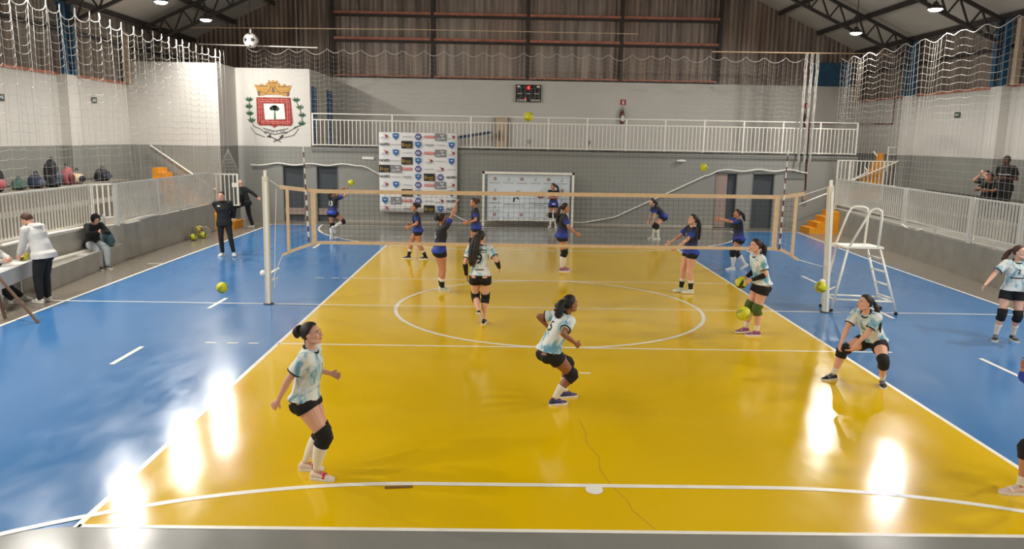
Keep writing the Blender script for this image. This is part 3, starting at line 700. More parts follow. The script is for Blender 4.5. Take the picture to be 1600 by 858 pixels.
for ri, row in enumerate(rows):
    for ci, c in enumerate(row):
        cx = bnx0-(bnx0+bnx1)/2+cw_*(ci+.5); cz = bnz1-chh*(ri+.5); lmb = new_logo()
        if c == 's':
            pl('logo_blue', [(cx-.12, cz+.11), (cx, cz+.13), (cx+.12, cz+.11), (cx+.11, cz-.03), (cx, cz-.14), (cx-.11, cz-.03)])
            pl('logo_navy', [(cx-.085, cz+.075), (cx, cz+.09), (cx+.085, cz+.075), (cx+.075, cz-.03), (cx, cz-.1), (cx-.075, cz-.03)], .003)
            q('white_plastic', cx-.05, cz+.02, cx+.05, cz+.05, .006); q('logo_blue', cx-.02, cz-.06, cx+.02, cz+.02, .006)
        elif c == 'n':
            pl('logo_navy', [(cx-.13, cz), (cx-.06, cz+.12), (cx+.06, cz+.12), (cx+.13, cz), (cx+.06, cz-.12), (cx-.06, cz-.12)])
            for k in range(3): q('white_plastic', cx-.075+k*.055, cz-.03, cx-.04+k*.055, cz+.03, .003)
            q('pale_print', cx-.05, cz+.06, cx+.05, cz+.075, .003); q('pale_print', cx-.05, cz-.075, cx+.05, cz-.06, .003)
        elif c == 'r':
            q('logo_red', cx-.19, cz-.045, cx+.19, cz+.045)
            for k in range(8): q('white_plastic', cx-.165+k*.043, cz-.02, cx-.14+k*.043, cz+.02, .003)
        elif c == 'b':
            q('logo_black', cx-.21, cz-.14, cx+.21, cz+.14)
            vs, fs = text_geo('Juetti', .13); LG['logo_gold'].add([(cx+.03+v.x*.95, yb-.007, cz-.01+v.y) for v in vs], fs)
            q('logo_gold', cx-.17, cz-.07, cx-.13, cz+.06, .003); q('logo_gold', cx-.02, cz-.1, cx+.15, cz-.085, .003)
        elif c == 'g':
            q('grey_print', cx-.21, cz-.14, cx+.21, cz+.14)
            pl('white_plastic', [(cx-.02, cz+.1), (cx+.03, cz+.03), (cx+.1, cz+.03), (cx+.12, cz+.1), (cx+.09, cz+.1), (cx+.08, cz+.055), (cx+.04, cz+.055), (cx+.01, cz+.1)], .003)
            q('white_plastic', cx+.02, cz-.06, cx+.16, cz-.03, .003); pl('pale_print', [(cx-.18, cz-.1), (cx-.1, cz-.02), (cx-.02, cz-.06), (cx+.02, cz-.1)], .003)
        elif c == 'h':
            pl('logo_wine', [(cx+.02, cz+.05), (cx+.07, cz+.07), (cx+.13, cz+.04), (cx+.11, cz-.03), (cx+.07, cz-.06), (cx+.03, cz-.02)])
            pl('logo_red', [(cx-.03, cz+.09), (cx, cz+.1), (cx, cz+.06), (cx-.02, cz+.05)])
            q('pale_print', cx-.15, cz-.075, cx+.1, cz-.055); q('pale_print', cx-.12, cz-.03, cx+.0, cz-.015)
        elif c == 'k':
            if (ri+ci) % 3 == 0 or ci in (0, 6):
                vs, fs = text_geo('NOXO', .12, bold=.004); LG['ink'].add([(cx+v.x*1.05, yb-.004, cz+v.y) for v in vs], fs)
                q('ink', cx+.03, cz+.035, cx+.17, cz+.05)
            else:
                for k in range(9): q('grey_print', cx-.16+k*.037, cz-.02, cx-.14+k*.037, cz+.03)
                q('grey_print', cx-.1, cz-.05, cx+.17, cz-.04)
        else:
            q('pale_print', cx-.18, cz-.008, cx+.18, cz+.016)
            if (ri+ci) % 2: q('pale_print', cx-.1, cz-.04, cx+.12, cz-.03)
        lmb.build(LN[c], LM, bn)
for x in (-1.45, -.5, .5, 1.45): MB().tube([(x, 0, bnz1-.02), (x, .03, bnz1+.3)], .008, 5).build('hanging_cord', M['rope'], bn)

# ---- goal with the sponsor board standing in it
gx0, gx1, gy = -1.68, 1.72, BY-.6
gl = thing('goal', 'white goal frame with net standing against the grey back wall', 'goal', ((gx0+gx1)/2, gy, 0))
hw = (gx1-gx0)/2
MB().bb((-hw-.04, -.04, 0), (-hw+.04, .04, 2.06)).build('goalpost', M['white_paint'], gl)
MB().bb((hw-.04, -.04, 0), (hw+.04, .04, 2.06)).build('goalpost', M['white_paint'], gl)
MB().bb((-hw-.04, -.04, 1.98), (hw+.04, .04, 2.06)).build('crossbar', M['white_paint'], gl)
for x in (-hw, hw):
    MB().tube([(x, .03, 1.98), (x, .3, 1.9), (x, .36, .03)], .02, 8).build('back_stay', M['white_paint'], gl, True)
nb = MB()
for k in range(18): x = -hw+2*hw*k/17; nb.tube([(x, .05, 1.98), (x, .34, 1.88), (x, .36, .02)], .004, 4)
for k in range(10): zz = .1+k*.19; nb.tube([(-hw, .355, zz), (hw, .355, zz)], .004, 4)
nb.build('goal_net', M['net_cord'], gl)
bd = thing('sponsor_board', 'pale sponsor board with crest and volleyball emblems inside the goal', 'board', ((gx0+gx1)/2+.02, gy+.12, 0))
MB().bb((-hw+.13, 0, .22), (hw-.13, .025, 1.95)).build('board_panel', M['board_vinyl'], bd)
MB().bb((-hw+.13, -.005, .2), (hw-.13, .03, .24)).build('bottom_batten', M['white_paint'], bd)
for x in (-1.2, 1.2): MB().bb((x-.03, 0, 0), (x+.03, .03, .22)).build('foot', M['wood'], bd)
EK = ('logo_wine', 'grey_print', 'ink', 'logo_green', 'logo_gold', 'logo_red', 'pale_print')
EMM = [M[k] for k in EK]
em = {}
def new_em():
    mb = MB()
    for i, k in enumerate(EK): em[k] = _One(mb, i)
    return mb
def bq(m, x0, z0, x1, z1): em[m].bb((x0, -.004, z0), (x1, -.001, z1))
def bp_(m, pts): em[m].prism([(x, -.001, z) for x, z in pts], (0, -.003, 0))
def crestlet(x, z, s):
    mb = new_em(); crestlet_(x, z, s); mb.build('crest_print', EMM, bd)
def star(x, z, s):
    mb = new_em(); star_(x, z, s); mb.build('volleyball_emblem', EMM, bd)
def crestlet_(x, z, s):
    bp_('logo_wine', [(x-.5*s, z+.4*s), (x+.5*s, z+.4*s), (x+.5*s, z-.4*s), (x, z-.5*s), (x-.5*s, z-.4*s)])
    bp_('logo_gold', [(x-.5*s, z+.45*s), (x+.5*s, z+.45*s), (x+.55*s, z+.75*s), (x+.2*s, z+.65*s), (x, z+.85*s), (x-.2*s, z+.65*s), (x-.55*s, z+.75*s)])
    em['pale_print'].bb((x-.28*s, -.007, z-.22*s), (x+.28*s, -.005, z+.22*s))
    for sx in (-1, 1): bp_('grey_print', [(x+sx*.68*s, z+.5*s), (x+sx*.82*s, z), (x+sx*.6*s, z-.6*s), (x+sx*.72*s, z)])
def star_(x, z, s):
    bp_('ink', [(x-.3*s, z-.7*s), (x-.12*s, z-.7*s), (x+.02*s, z-.2*s), (x-.2*s, z-.15*s)])
    bp_('logo_green', [(x-.0*s, z+.1*s), (x+.12*s, z+.1*s), (x+.35*s, z+.65*s), (x+.2*s, z+.65*s)])
    bp_('logo_gold', [(x+.18*s, z+.12*s), (x+.3*s, z+.12*s), (x+.62*s, z+.7*s), (x+.48*s, z+.7*s)])
    bp_('grey_print', [(x-.7*s, z+.1*s), (x-.35*s, z+.25*s), (x-.3*s, z+.5*s), (x-.45*s, z+.3*s)])
    bp_('ink', [(x+.0*s, z-.15*s), (x+.3*s, z-.1*s), (x+.5*s, z-.45*s), (x+.2*s, z-.3*s)])
def caption(x, zz):
    mb = new_em(); bq('grey_print', x-.2, zz-.15, x+.2, zz-.135); bq('pale_print', x-.2, zz-.18, x+.2, zz-.17); mb.build('caption', EMM, bd)
for k in range(6):
    x = -1.28+k*.51
    for zz in (1.78, .42):
        (crestlet if (k % 2 == 0) else star)(x, zz, .1); caption(x, zz)
for zz, fl_ in ((1.36, 1), (1.02, 0), (.72, 1)):
    (star if fl_ else crestlet)(-1.28, zz, .1); caption(-1.28, zz)
    (crestlet if fl_ else star)(1.28, zz, .1); caption(1.28, zz)
star(-.5, 1.14, .32); crestlet(.47, 1.17, .21)
lt1 = new_em()
for k in range(16): bq('grey_print', -.93+k*.05, .8, -.9+k*.05, .84)
for k in range(10): bq('grey_print', -.93+k*.083, .72, -.9+k*.083, .755)
for k in range(16): bq('grey_print', .05+k*.05, .85, .08+k*.05, .89)
for k in range(8): bq('grey_print', .2+k*.05, .78, .23+k*.05, .82)
for k in range(16): bq('pale_print', .05+k*.05, .71, .08+k*.05, .75)
lt1.build('title_lettering', EMM, bd)

# tan timber posts at the wall tops and the blue sheet in the right corner
for x, y, z0, z1, lab in ((-14.15, 13.25, 4.99, 6.7, 'tan timber post on the left wall at the corner of the end wall'), (14.12, 18.9, 5.13, 6.7, 'tan timber post on the right wall at the back corner'), (14.12, 8.45, 5.13, 7.05, 'tan timber post on the right wall at the right frame edge')):
    tag(MB().bb((x-.06, y-.09, z0), (x+.06, y+.09, z1)).build('timber_post', [M['beige_door']]), lab, 'post')
tag(MB().bb((12.3, UY+.1, 5.78), (14.0, UY+.16, 6.75)).build('wall_sheet', [mat('dull_blue_sheet', (56, 96, 128), .6, nscale=3, namt=.2)]), 'dull blue sheet panel above the white wall in the right back corner', 'panel')
# ================================================================ NETS
def pnet(name, label, P, L, Hh, cell, r, hook, sag, mname='net_cord', sagpow=1.2, decay=1.6, hem=None, grp=None, nvdiv=1, top_r=.012, wob=.03, seed=1):
    """safety net: P(s, z_drop, out) -> point. Net hangs from hooks every `hook` metres and drapes in scallops."""
    rnd = random.Random(seed)
    hooks = [0.0]
    while hooks[-1] < L: hooks.append(hooks[-1]+hook*rnd.uniform(.75, 1.25))
    def drop(s):
        for i in range(len(hooks)-1):
            if hooks[i] <= s <= hooks[i+1]:
                u = (s-hooks[i])/(hooks[i+1]-hooks[i]); w = hooks[i+1]-hooks[i]
                return sag*(4*u*(1-u))*(w/hook), u
        return 0, 0
    ns = int(L/cell); nh = int(Hh/cell)
    rt_ = thing(name, label, 'net', P(0, 0, 0), 0, grp); o = Vector(P(0, 0, 0))
    def pt(s, d):
        dr, u = drop(s); k = math.exp(-d/decay)
        out = wob*math.sin(2*PI*u)*(0.4+0.6*k)+.02*math.sin(s*3.1+d)
        hh = Hh if hem is None else hem(s)
        dd = min(d, hh)
        return Vector(P(s, dd+dr*k*(1 if d < hh else .3), out))-o
    mb = MB()
    for i in range(ns+1):
        s = i*cell
        hh = Hh if hem is None else hem(s)
        n = max(3, int(hh/.5)); mb.tube([pt(s, hh*j/n) for j in range(n+1)], r, 3)
    step = hook/7
    m = int(L/step)
    for j in range(1, nh+1):
        run = []
        for i in range(m+1):
            s = i*step; hh = Hh if hem is None else hem(s)
            if j*cell <= hh: run.append(pt(s, j*cell))
            else:
                if len(run) > 2: mb.tube(run, r, 3)
                run = []
        if len(run) > 2: mb.tube(run, r, 3)
    mb.build('mesh', M[mname], rt_)
    MB().tube([pt(i*step, 0) for i in range(m+1)], top_r, 4).build('top_cord', M[mname], rt_)
    if hem is not None:
        MB().tube([pt(i*step, 99) for i in range(m+1)], .03, 6).build('hem_rope', M['rope'], rt_, True)
    return rt_
pnet('safety_net', 'white safety net draped above the left stand railing', lambda s, d, o: (LW-.1+o, 13.2-s, 6.15-d), 16.5, 4.6, .19, .0034, .56, .3, wob=.06, seed=3)
pnet('safety_net', 'white safety net hanging above the right stand railing', lambda s, d, o: (11.55+o-(s*.012), 14.7-s, 6.45-d), 17, 4.6, .2, .0031, 1.05, .16, wob=.05, seed=5)
# back net: pulled up over the doors at both sides, its hem on the floor in the middle
def hemz(s):
    x = -10.6+s
    pts = [(-10.7, 2.1), (-10.1, 2.18), (-6.35, 2.2), (-2.4, .12), (2.2, .12), (3.4, .35), (7.3, 2.22), (10.0, 2.28), (11.2, 2.2)]
    for i in range(len(pts)-1):
        if pts[i][0] <= x <= pts[i+1][0]:
            u = (x-pts[i][0])/(pts[i+1][0]-pts[i][0]); zz = pts[i][1]+(pts[i+1][1]-pts[i][1])*u
            if zz > 2.05: zz += .035*math.sin(x*5.1)
            return 6.5-zz
    return 4.4
pnet('safety_net', 'fine white safety net across the back wall, hem tied up over the doors', lambda s, d, o: (-10.6+s, BY-.09+o*.5, 6.5-d), 21.5, 6.4, .18, .0019, .75, .2, hem=hemz, wob=.04, seed=8)
# gathered net bundles at the right back corner
for i, (x, lab) in enumerate(((10.35, 'leftmost of the three white gathered net bundles in the right back corner'), (10.57, 'middle one of the three white gathered net bundles in the right back corner'), (10.78, 'rightmost of the three white gathered net bundles in the right back corner'))):
    b = MB()
    for k in range(5):
        ph = k*1.3+i
        b.tube([(x+.05*math.cos(ph+zz*3)*(1+.25*math.sin(zz*9+k))*max(.25, (zz/6.4)), BY-.3+.05*math.sin(ph+zz*3)*min(1,(6.7-zz)*3), zz) for zz in np.linspace(6.66, 2.6, 60)], .011, 4)
    tag(b.build('net_bundle', [M['net_cord']]), lab, 'net', 'gathered net bundles')
# gathered net lying at the far corners
for x, y, z0, z1, w0, w1, lab in ((-10.55, 12.6, 1.95, 2.75, .38, .02, 'cone of gathered white net hanging over the open gate at left'),):
    b = MB()
    for k in range(16):
        a = 2*PI*k/16; b.tube([(x+w1*math.cos(a), y+w1*math.sin(a), z1), (x+w0*.5*math.cos(a), y+w0*.5*math.sin(a), (z0+z1)/2), (x+w0*math.cos(a), y+w0*math.sin(a), z0)], .0022, 3)
    for k in range(5):
        zz = z0+(z1-z0)*k/7; rr = w0+(w1-w0)*k/7; b.tube([(x+rr*math.cos(2*PI*j/16), y+rr*math.sin(2*PI*j/16), zz) for j in range(16)], .0022, 3, 0, True)
    b.tube([(x, y, z1), (x, y, 6.1)], .004, 4)
    tag(b.build('net_bundle', [M['net_cord']]), lab, 'net')
def cable(label, pts, r=.012, m='dark_steel', name='cable'): return tag(MB().tube(pts, r, 5).build(name, [M[m]]), label, 'cable')
cable('tan steel cable stretched across the hall above the hanging ball', [(-14.2, 15.0, 7.12), (-4.48, 15.0, 7.22), (4, 15.0, 7.22)], .014, 'tape')
cable('white pole holding the back net beside the hanging ball', [(-12.3, 15.0, 6.55), (-7.9, 15.0, 6.5)], .025, 'white_paint', 'net_pole')
cable('tan pole holding the back net at the right corner', [(6.8, 15.0, 6.63), (RX-.02, 15.0, 6.68)], .022, 'tape', 'net_pole')
cable('thin white cord hanging from the roof left of the red gable beams', [(-9.3, 17.5, 10.0), (-9.3, 17.5, 6.3)], .012, 'net_cord', 'cord')
# hanging football
def sphere_pts(n=1): pass
def ico_dirs():
    p = (1+5**.5)/2; out = []
    for a in (-1, 1):
        for b in (-p, p): out += [(0, a, b), (a, b, 0), (b, 0, a)]
    return [Vector(v).normalized() for v in out]
def soccer(r):
    b = MB(); b.ell((0, 0, 0), (r, r, r), None, 28, 18, 0)
    for d in ico_dirs():
        x, y, _ = frame_of(d); pts = []
        ring = []
        for k in range(5):
            a = 2*PI*k/5; ring.append((d+(x*math.cos(a)+y*math.sin(a))*.36).normalized()*r*1.012)
        b.add([d*r*1.02]+ring, [(0, 1+k, 1+(k+1) % 5) for k in range(5)], 1)
    return b
fb = thing('hanging_football', 'large black and white football hanging in front of the gable at left', 'ball', (-10.2, 14.5, 6.66))
soccer(.265).build('ball', [M['white_plastic'], M['black_plastic']], fb, True)
MB().tube([(0, 0, .25), (0, 0, .4)], .035, 8).build('valve_knob', M['white_plastic'], fb, True)
MB().tube([(0, 0, .4), (0, 0, roof_z(10.2)-6.66-.03)], .008, 5).build('cord', M['dark_steel'], fb)

# ---- volleyball net and posts
vn = thing('volleyball_net', 'volleyball net with tan tapes and black mesh stretched over the court', 'net', (0, 0, 0))
NX0, NX1 = -5.12, 4.8
def ntop(x):
    u = x/4.7; return 2.255+.02*u+(.06*max(0, (-x-4.5))/.6 if x < -4.5 else (.05*max(0, x-4.5)/.3))
def nbot(x):
    return 1.25+.01*x/4.5-(.2*((-x-4.5)/.6)**1.3 if x < -4.5 else 0)-(.18*((x-4.5)/.35)**1.2 if x > 4.5 else 0)
mb = MB()
k = 0; x = NX0
while x <= NX1: mb.tube([(x, 0, nbot(x)), (x, 0, ntop(x))], .0024, 3); x += .1
for k in range(1, 11):
    mb.tube([(x, 0, nbot(x)+(ntop(x)-nbot(x))*k/11) for x in np.linspace(NX0, NX1, 60)], .0024, 3)
mb.build('net_mesh', M['black_cord'], vn)
def tape(name, f, x0, x1, h):
    b = MB(); xs_ = np.linspace(x0, x1, 60)
    b.loft([[(x, -.006, f(x)-h/2), (x, .006, f(x)-h/2), (x, .006, f(x)+h/2), (x, -.006, f(x)+h/2)] for x in xs_])
    return b.build(name, M['tape'], vn)
tape('top_tape', ntop, NX0-.12, NX1+.12, .075); tape('bottom_tape', nbot, NX0-.1, NX1+.1, .06)
for x, w in ((NX0+.02, .06), (-4.6, .09), (4.4, .09), (NX1-.03, .06)):
    MB().bb((x-w/2, -.012, nbot(x)), (x+w/2, .012, ntop(x))).build('side_band', M['tape'], vn)
def antenna(x, lab):
    r = MB(); n = 18; z0, z1 = 1.25, 3.08 if x < 0 else 3.18; tilt = -.06 if x < 0 else .03
    for k in range(n):
        a, b_ = k/n, (k+1)/n
        r.tube([(x+tilt*a, -.02, z0+(z1-z0)*a), (x+tilt*b_, -.02, z0+(z1-z0)*b_)], .011 if k > 9 else .016, 8, k % 2)
    o = r.build('antenna', [M['red'], M['white_plastic']], vn)
    return o
antenna(-4.7, ''); antenna(4.5, '')
for x0, z0, x1, z1 in ((NX0-.12, 2.31, -5.52, 2.5), (NX1+.12, 2.33, 5.48, 2.52), (NX0-.1, 1.0, -5.5, .35), (NX1+.1, 1.05, 5.47, .9)):
    MB().tube([(x0, 0, z0), (x1, 0, z1)], .008, 5).build('tension_rope', M['rope'], vn)
MB().tube([(-5.3, -.02, 2.28), (-5.36, -.02, 1.2), (-5.4, -.02, .3), (-5.33, -.02, .55)], .007, 5).build('loose_cord', M['rope'], vn)
def post(x, lab, lean):
    r = thing('net_post', lab, 'post', (x, 0, 0), 0, 'volleyball net posts')
    b = MB(); b.beam((0, 0, 0), (lean, 0, 2.5), .1, .1); b.build('pole', M['cream_paint'], r)
    MB().beam((lean, 0, 2.5), (lean*1.04, 0, 2.62), .05, .05).build('pole_cap', M['white_paint'], r)
    MB().beam((.02+0*lean, -.055, .02), (lean+.02, -.055, 2.4), .05, .015).build('groove_plate', M['white_paint'], r)
    MB().ell((-.09+.2*lean, -.02, .62), (.06, .06, .06)).build('winch', M['white_paint'], r, True)
    MB().tube([(.03, 0, .45), (.16, 0, .52)], .015, 6).build('crank', M['white_paint'], r)
    MB().loft([[(q_*math.cos(2*PI*j/16), q_*math.sin(2*PI*j/16), h) for j in range(16)] for q_, h in ((.1, 0), (.1, .015), (.07, .02))]).build('floor_collar', M['dark_steel'], r)
post(-5.53, 'cream volleyball net post on the left blue strip', 0.02); post(5.52, 'cream volleyball net post beside the referee chair', -.1)

# ---- referee chair
rc = thing('referee_chair', 'tall white tubular referee chair with ladder rungs beside the right post', 'referee chair', (0, 0, 0))
wp = M['white_paint']
A1, A2 = Vector((5.64, .52, 0)), Vector((5.66, .04, 0)); B1, B2 = Vector((6.8, .36, 0)), Vector((6.86, -.16, 0))
zt = 1.3
T = {'a1': Vector((5.83, .42, zt)), 'a2': Vector((5.86, -.02, zt)), 'b1': Vector((6.4, .36, zt)), 'b2': Vector((6.46, -.08, zt))}
for nm, foot, top in (('leg', A1, T['a1']), ('leg', A2, T['a2']), ('leg', B1, T['b1']), ('leg', B2, T['b2'])):
    l = MB().tube([foot+V(0, 0, .05), top], .024, 10).build('leg', wp, rc, True)
    MB().tube([foot, foot+V(0, 0, .06)], .034, 8).build('rubber_foot', M['black_plastic'], l)
for s in (.25, .45, .65, .85):
    a, b_ = B1.lerp(T['b1'], s), B2.lerp(T['b2'], s); MB().tube([a, b_], .02, 8).build('rung', wp, rc, True)
s = .2
for a, b_, c, d in ((A1, T['a1'], B1, T['b1']), (A2, T['a2'], B2, T['b2']), (A1, T['a1'], A2, T['a2']), (B1, T['b1'], B2, T['b2'])):
    MB().tube([a.lerp(b_, s), c.lerp(d, s)], .02, 8).build('brace', wp, rc, True)
pl_ = MB(); pl_.prism([V(5.72, .46, zt), V(5.78, -.06, zt), V(6.52, -.12, zt), V(6.46, .42, zt)], (0, 0, .04)); pl_.build('platform', wp, rc)
for k, (a, b_) in enumerate(((V(5.8, .44, zt), V(6.36, .38, zt)), (V(5.86, -.04, zt), V(6.42, -.08, zt)))):
    h = .78
    pts = [a, a+V(.2, 0, h*.82), a+V(.26, 0, h*.96), a+V(.34, 0, h), b_+V(-.08, 0, h), b_+V(0, 0, h*.95), b_+V(.02, 0, h*.8), b_]
    if k == 1: pts = [p+V(.12, 0, 0) if 0 < i < 4 else p for i, p in enumerate(pts)]
    MB().tube(pts, .024, 8).build('arm_rail', wp, rc, True)

# ---- balls
def ball_mesh(r, mats, seed=0):
    b = MB(); nu, nv = 24, 16; b.ell((0, 0, 0), (r, r, r), None, nu, nv, 0)
    for i, f in enumerate(b.f):
        c = sum((Vector(b.v[j]) for j in f), Vector())/len(f)
        a = Vector((abs(c.x), abs(c.y), abs(c.z)))
        ax = max(range(3), key=lambda t: a[t]); o = c[(ax+1) % 3]/r
        if abs(o) > .28: b.m[i] = 1 if (o > 0) == (c[ax] > 0) else 0
    return b.mesh('ball', mats, True)
BM = ball_mesh(.105, [M['ball_yellow'], M['ball_green']]); BR_ = ball_mesh(.105, [M['ball_yellow'], M['ball_red']]); BY_ = ball_mesh(.105, [M['ball_yellow'], mat('olive_ball_panel', (150, 150, 40), .5)])
def ball(loc, lab, me=None, grp='volleyballs', rot=(0, 0, 0), sc=1):
    o = link('volleyball', me or BY_); o.location = loc; o.rotation_euler = rot; o.scale = (sc, sc, sc); return tag(o, lab, 'ball', grp)
ball((-.4, 2.5, 3.79), 'yellow volleyball in the air in front of the balcony, below the scoreboard', rot=(.4, .3, 0))
ball((4.5, 6.2, 2.62), 'yellow volleyball in the air left of the right grey doors', rot=(1, .3, 0))
ball((-5.75, 9.8, 1.83), 'yellow volleyball in the air at the hands of the player at far left', rot=(.2, 1, 0))
ball((-6.18, -.7, .45), 'yellow volleyball bouncing over the left blue floor', rot=(.7, .3, 1))
ball((4.67, -1.75, .83), 'yellow volleyball in the air in front of the right net post', rot=(.1, .5, 0))
ball((3.1, -2.5, .5), 'yellow green volleyball flying low past the knees of the player holding a ball', rot=(1, .8, 0), sc=1.15)
ball((-10.55, 9.15, .105), 'yellow and dark ball on the floor at the left stand wall, leftmost', BM, rot=(.5, 0, .4))
ball((-10.45, 9.72, .105), 'yellow ball in the net sack on the floor at the left wall', BM, rot=(1.3, 0, .4))
ball((-10.62, 9.95, .105), 'pale yellow ball behind the others in the net sack at the left wall', rot=(.3, 0, 2.4))
ball((-10.58, 9.75, .29), 'red and yellow ball on top of the net sack at the left wall', BR_, rot=(2.0, .7, .4))
sk = MB()
for k in range(14):
    a = 2*PI*k/14
    sk.tube([(-10.55+.29*math.cos(a)*math.sin(t), 9.82+.27*math.sin(a)*math.sin(t), .2+.2*-math.cos(t)) for t in np.linspace(.15, 2.6, 9)], .0026, 3)
for t in np.linspace(.6, 2.5, 6):
    sk.tube([(-10.55+.29*math.cos(2*PI*k/20)*math.sin(t), 9.82+.27*math.sin(2*PI*k/20)*math.sin(t), .2-.2*math.cos(t)) for k in range(20)], .0026, 3, 0, True)
tag(sk.build('ball_sack', [M['net_cord']]), 'white mesh sack around balls on the floor at the left wall', 'sack')

# ---- bags on the left stand
def bag(x, y, z, d, label, m, rz=0, second=None, seed=0):
    rnd = random.Random(seed); r = thing('backpack', label, 'bag', (x, y, z), rz, 'bags on the left stand')
    b = MB(); rings = []
    n = 18
    for t in np.linspace(0, 1, 9):
        k = (1-abs(2*t-1)**4*.45)*(1-.25*t); rings.append([((d[0]/2*k)*(abs(math.cos(a))**.6)*math.copysign(1, math.cos(a))*(1+.07*math.sin(3*a+seed+t*4)), (d[1]/2*k)*(abs(math.sin(a))**.6)*math.copysign(1, math.sin(a)), d[2]*t+.01) for a in [2*PI*j/n for j in range(n)]])
    b.loft(rings)
    nv_ = []
    for p in b.v:
        q_ = Vector((p[0]*4+seed*3.1, p[1]*4, p[2]*4)); nz = noise.noise(q_); k = p[2]/d[2]
        nv_.append((p[0]*(1+.28*nz)-.1*d[0]*k, p[1]*(1+.25*noise.noise(q_+Vector((5, 1, 2))))+.12*d[1]*k*math.sin(seed), max(0, p[2]*(.86+.3*noise.noise(q_*.8+Vector((1, 9, 4)))))))
    b.v = nv_; b.build('body', m, r, True)
    c = MB(); c.ell((d[0]*.42, 0, d[2]*.35), (d[0]*.2, d[1]*.36, d[2]*.24)); c.build('front_pocket', second or m, r, True)
    MB().tube([(0, -d[1]*.15, d[2]*.96), (0, -d[1]*.1, d[2]*1.12), (0, d[1]*.1, d[2]*1.12), (0, d[1]*.15, d[2]*.96)], .014, 6).build('handle', M['black_plastic'], r, True)
    return r
fab = lambda n, c: mat(n, c, .85, bump=.3, bscale=25)
FB, FN, FP, FC, FG, FS = fab('black_bag_fabric', (26, 26, 30)), fab('navy_bag_fabric', (34, 42, 62)), fab('pink_bag_fabric', (168, 92, 96)), fab('cream_bag_fabric', (196, 176, 146)), fab('green_bag_fabric', (60, 86, 76)), fab('slate_bag_fabric', (74, 80, 96))
zt_ = 1.76
bag(-13.6, 4.5, zt_, (.4, .75, .55), 'large black bag at the left end of the bags, cut by the frame', FB, 0, FP, 1)
bag(-13.55, 5.45, zt_, (.3, .45, .3), 'dull green bag second from the left on the left stand', FG, 0, None, 2)
bag(-13.5, 6.15, zt_, (.36, .5, .4), 'dark navy bag in the middle of the pile on the left stand', FN, 0, FS, 3)
bag(-13.35, 6.68, zt_, (.34, .5, .34), 'black bag slumping over the tier edge, middle of the pile', FB, 0, FN, 4)
bag(-13.65, 7.22, zt_, (.4, .6, .72), 'tallest black backpack of the pile on the left stand', FB, .2, FS, 5)
bag(-13.55, 7.75, zt_, (.34, .42, .55), 'pink backpack right of the tall black backpack', FP, 0, M['red'], 6)
bag(-13.55, 8.3, zt_, (.34, .5, .4), 'cream and black bag at the right end of the pile beside the pilaster', FC, .1, FB, 7)
bag(-13.6, 9.9, zt_, (.36, .8, .4), 'black bag lying alone right of the left pilaster', FB, 0, FN, 8)
# ================================================================ PEOPLE
def mskin(n, c):
    m = mat(n, c, .5, nscale=9, namt=.05); return m
SK = {'light': mskin('skin_light', (222, 168, 142)), 'fair': mskin('skin_fair', (226, 178, 154)), 'tan': mskin('skin_tan', (190, 130, 98)), 'brown': mskin('skin_brown', (146, 94, 68)), 'dark': mskin('skin_dark', (84, 54, 42))}
HAIRM = {'dark': mat('dark_brown_hair', (34, 24, 20), .62, nscale=30, namt=.3, stretch=(1, 1, .2)), 'brown': mat('brown_hair', (74, 48, 34), .62, nscale=30, namt=.3, stretch=(1, 1, .2)), 'black': mat('black_hair', (18, 16, 16), .6, nscale=30, namt=.3, stretch=(1, 1, .2))}
LIP = mat('lip_rose', (166, 92, 84), .45); EYEW = mat('eye_white', (226, 222, 216), .3); IRIS = mat('dark_iris', (36, 24, 18), .25)
BLK = mat('black_knit_fabric', (18, 18, 20), .85, bump=.3, bscale=120); WSOCK = mat('white_sock_knit', (226, 218, 204), .9, bump=.3, bscale=150)
def jersey_white():
    m = bpy.data.materials.new('white_teal_splash_jersey'); m.use_nodes = True; nt = m.node_tree; b = nt.nodes['Principled BSDF']
    tc = nt.nodes.new('ShaderNodeTexCoord'); mp = nt.nodes.new('ShaderNodeMapping'); mp.inputs['Scale'].default_value = (9, 9, 6); nt.links.new(tc.outputs['Object'], mp.inputs[0])
    n = nt.nodes.new('ShaderNodeTexNoise'); n.inputs['Scale'].default_value = 1.0; n.inputs['Detail'].default_value = 3; n.inputs['Distortion'].default_value = .6
    nt.links.new(mp.outputs[0], n.inputs['Vector']); r = nt.nodes.new('ShaderNodeValToRGB')
    r.color_ramp.elements[0].position = .36; r.color_ramp.elements[0].color = lin((104, 158, 180))
    r.color_ramp.elements[1].position = .52; r.color_ramp.elements[1].color = lin((228, 230, 226))
    e_ = r.color_ramp.elements.new(.45); e_.color = lin((178, 206, 212))
    nt.links.new(n.outputs['Fac'], r.inputs[0]); nt.links.new(r.outputs[0], b.inputs['Base Color']); b.inputs['Roughness'].default_value = .75
    return m
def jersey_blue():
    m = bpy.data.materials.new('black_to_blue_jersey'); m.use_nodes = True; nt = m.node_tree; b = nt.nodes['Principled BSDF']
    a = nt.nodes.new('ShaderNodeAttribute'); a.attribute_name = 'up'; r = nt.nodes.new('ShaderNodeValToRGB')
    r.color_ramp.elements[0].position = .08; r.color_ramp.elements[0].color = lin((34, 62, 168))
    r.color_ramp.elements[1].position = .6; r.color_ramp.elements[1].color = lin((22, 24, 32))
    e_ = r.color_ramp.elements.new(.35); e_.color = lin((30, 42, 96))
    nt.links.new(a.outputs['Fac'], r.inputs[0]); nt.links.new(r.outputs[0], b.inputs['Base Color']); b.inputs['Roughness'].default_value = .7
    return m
JW, JB = jersey_white(), jersey_blue()
def cloth(n, c): return mat(n, c, .85, nscale=5, namt=.06, bump=.35, bscale=18)
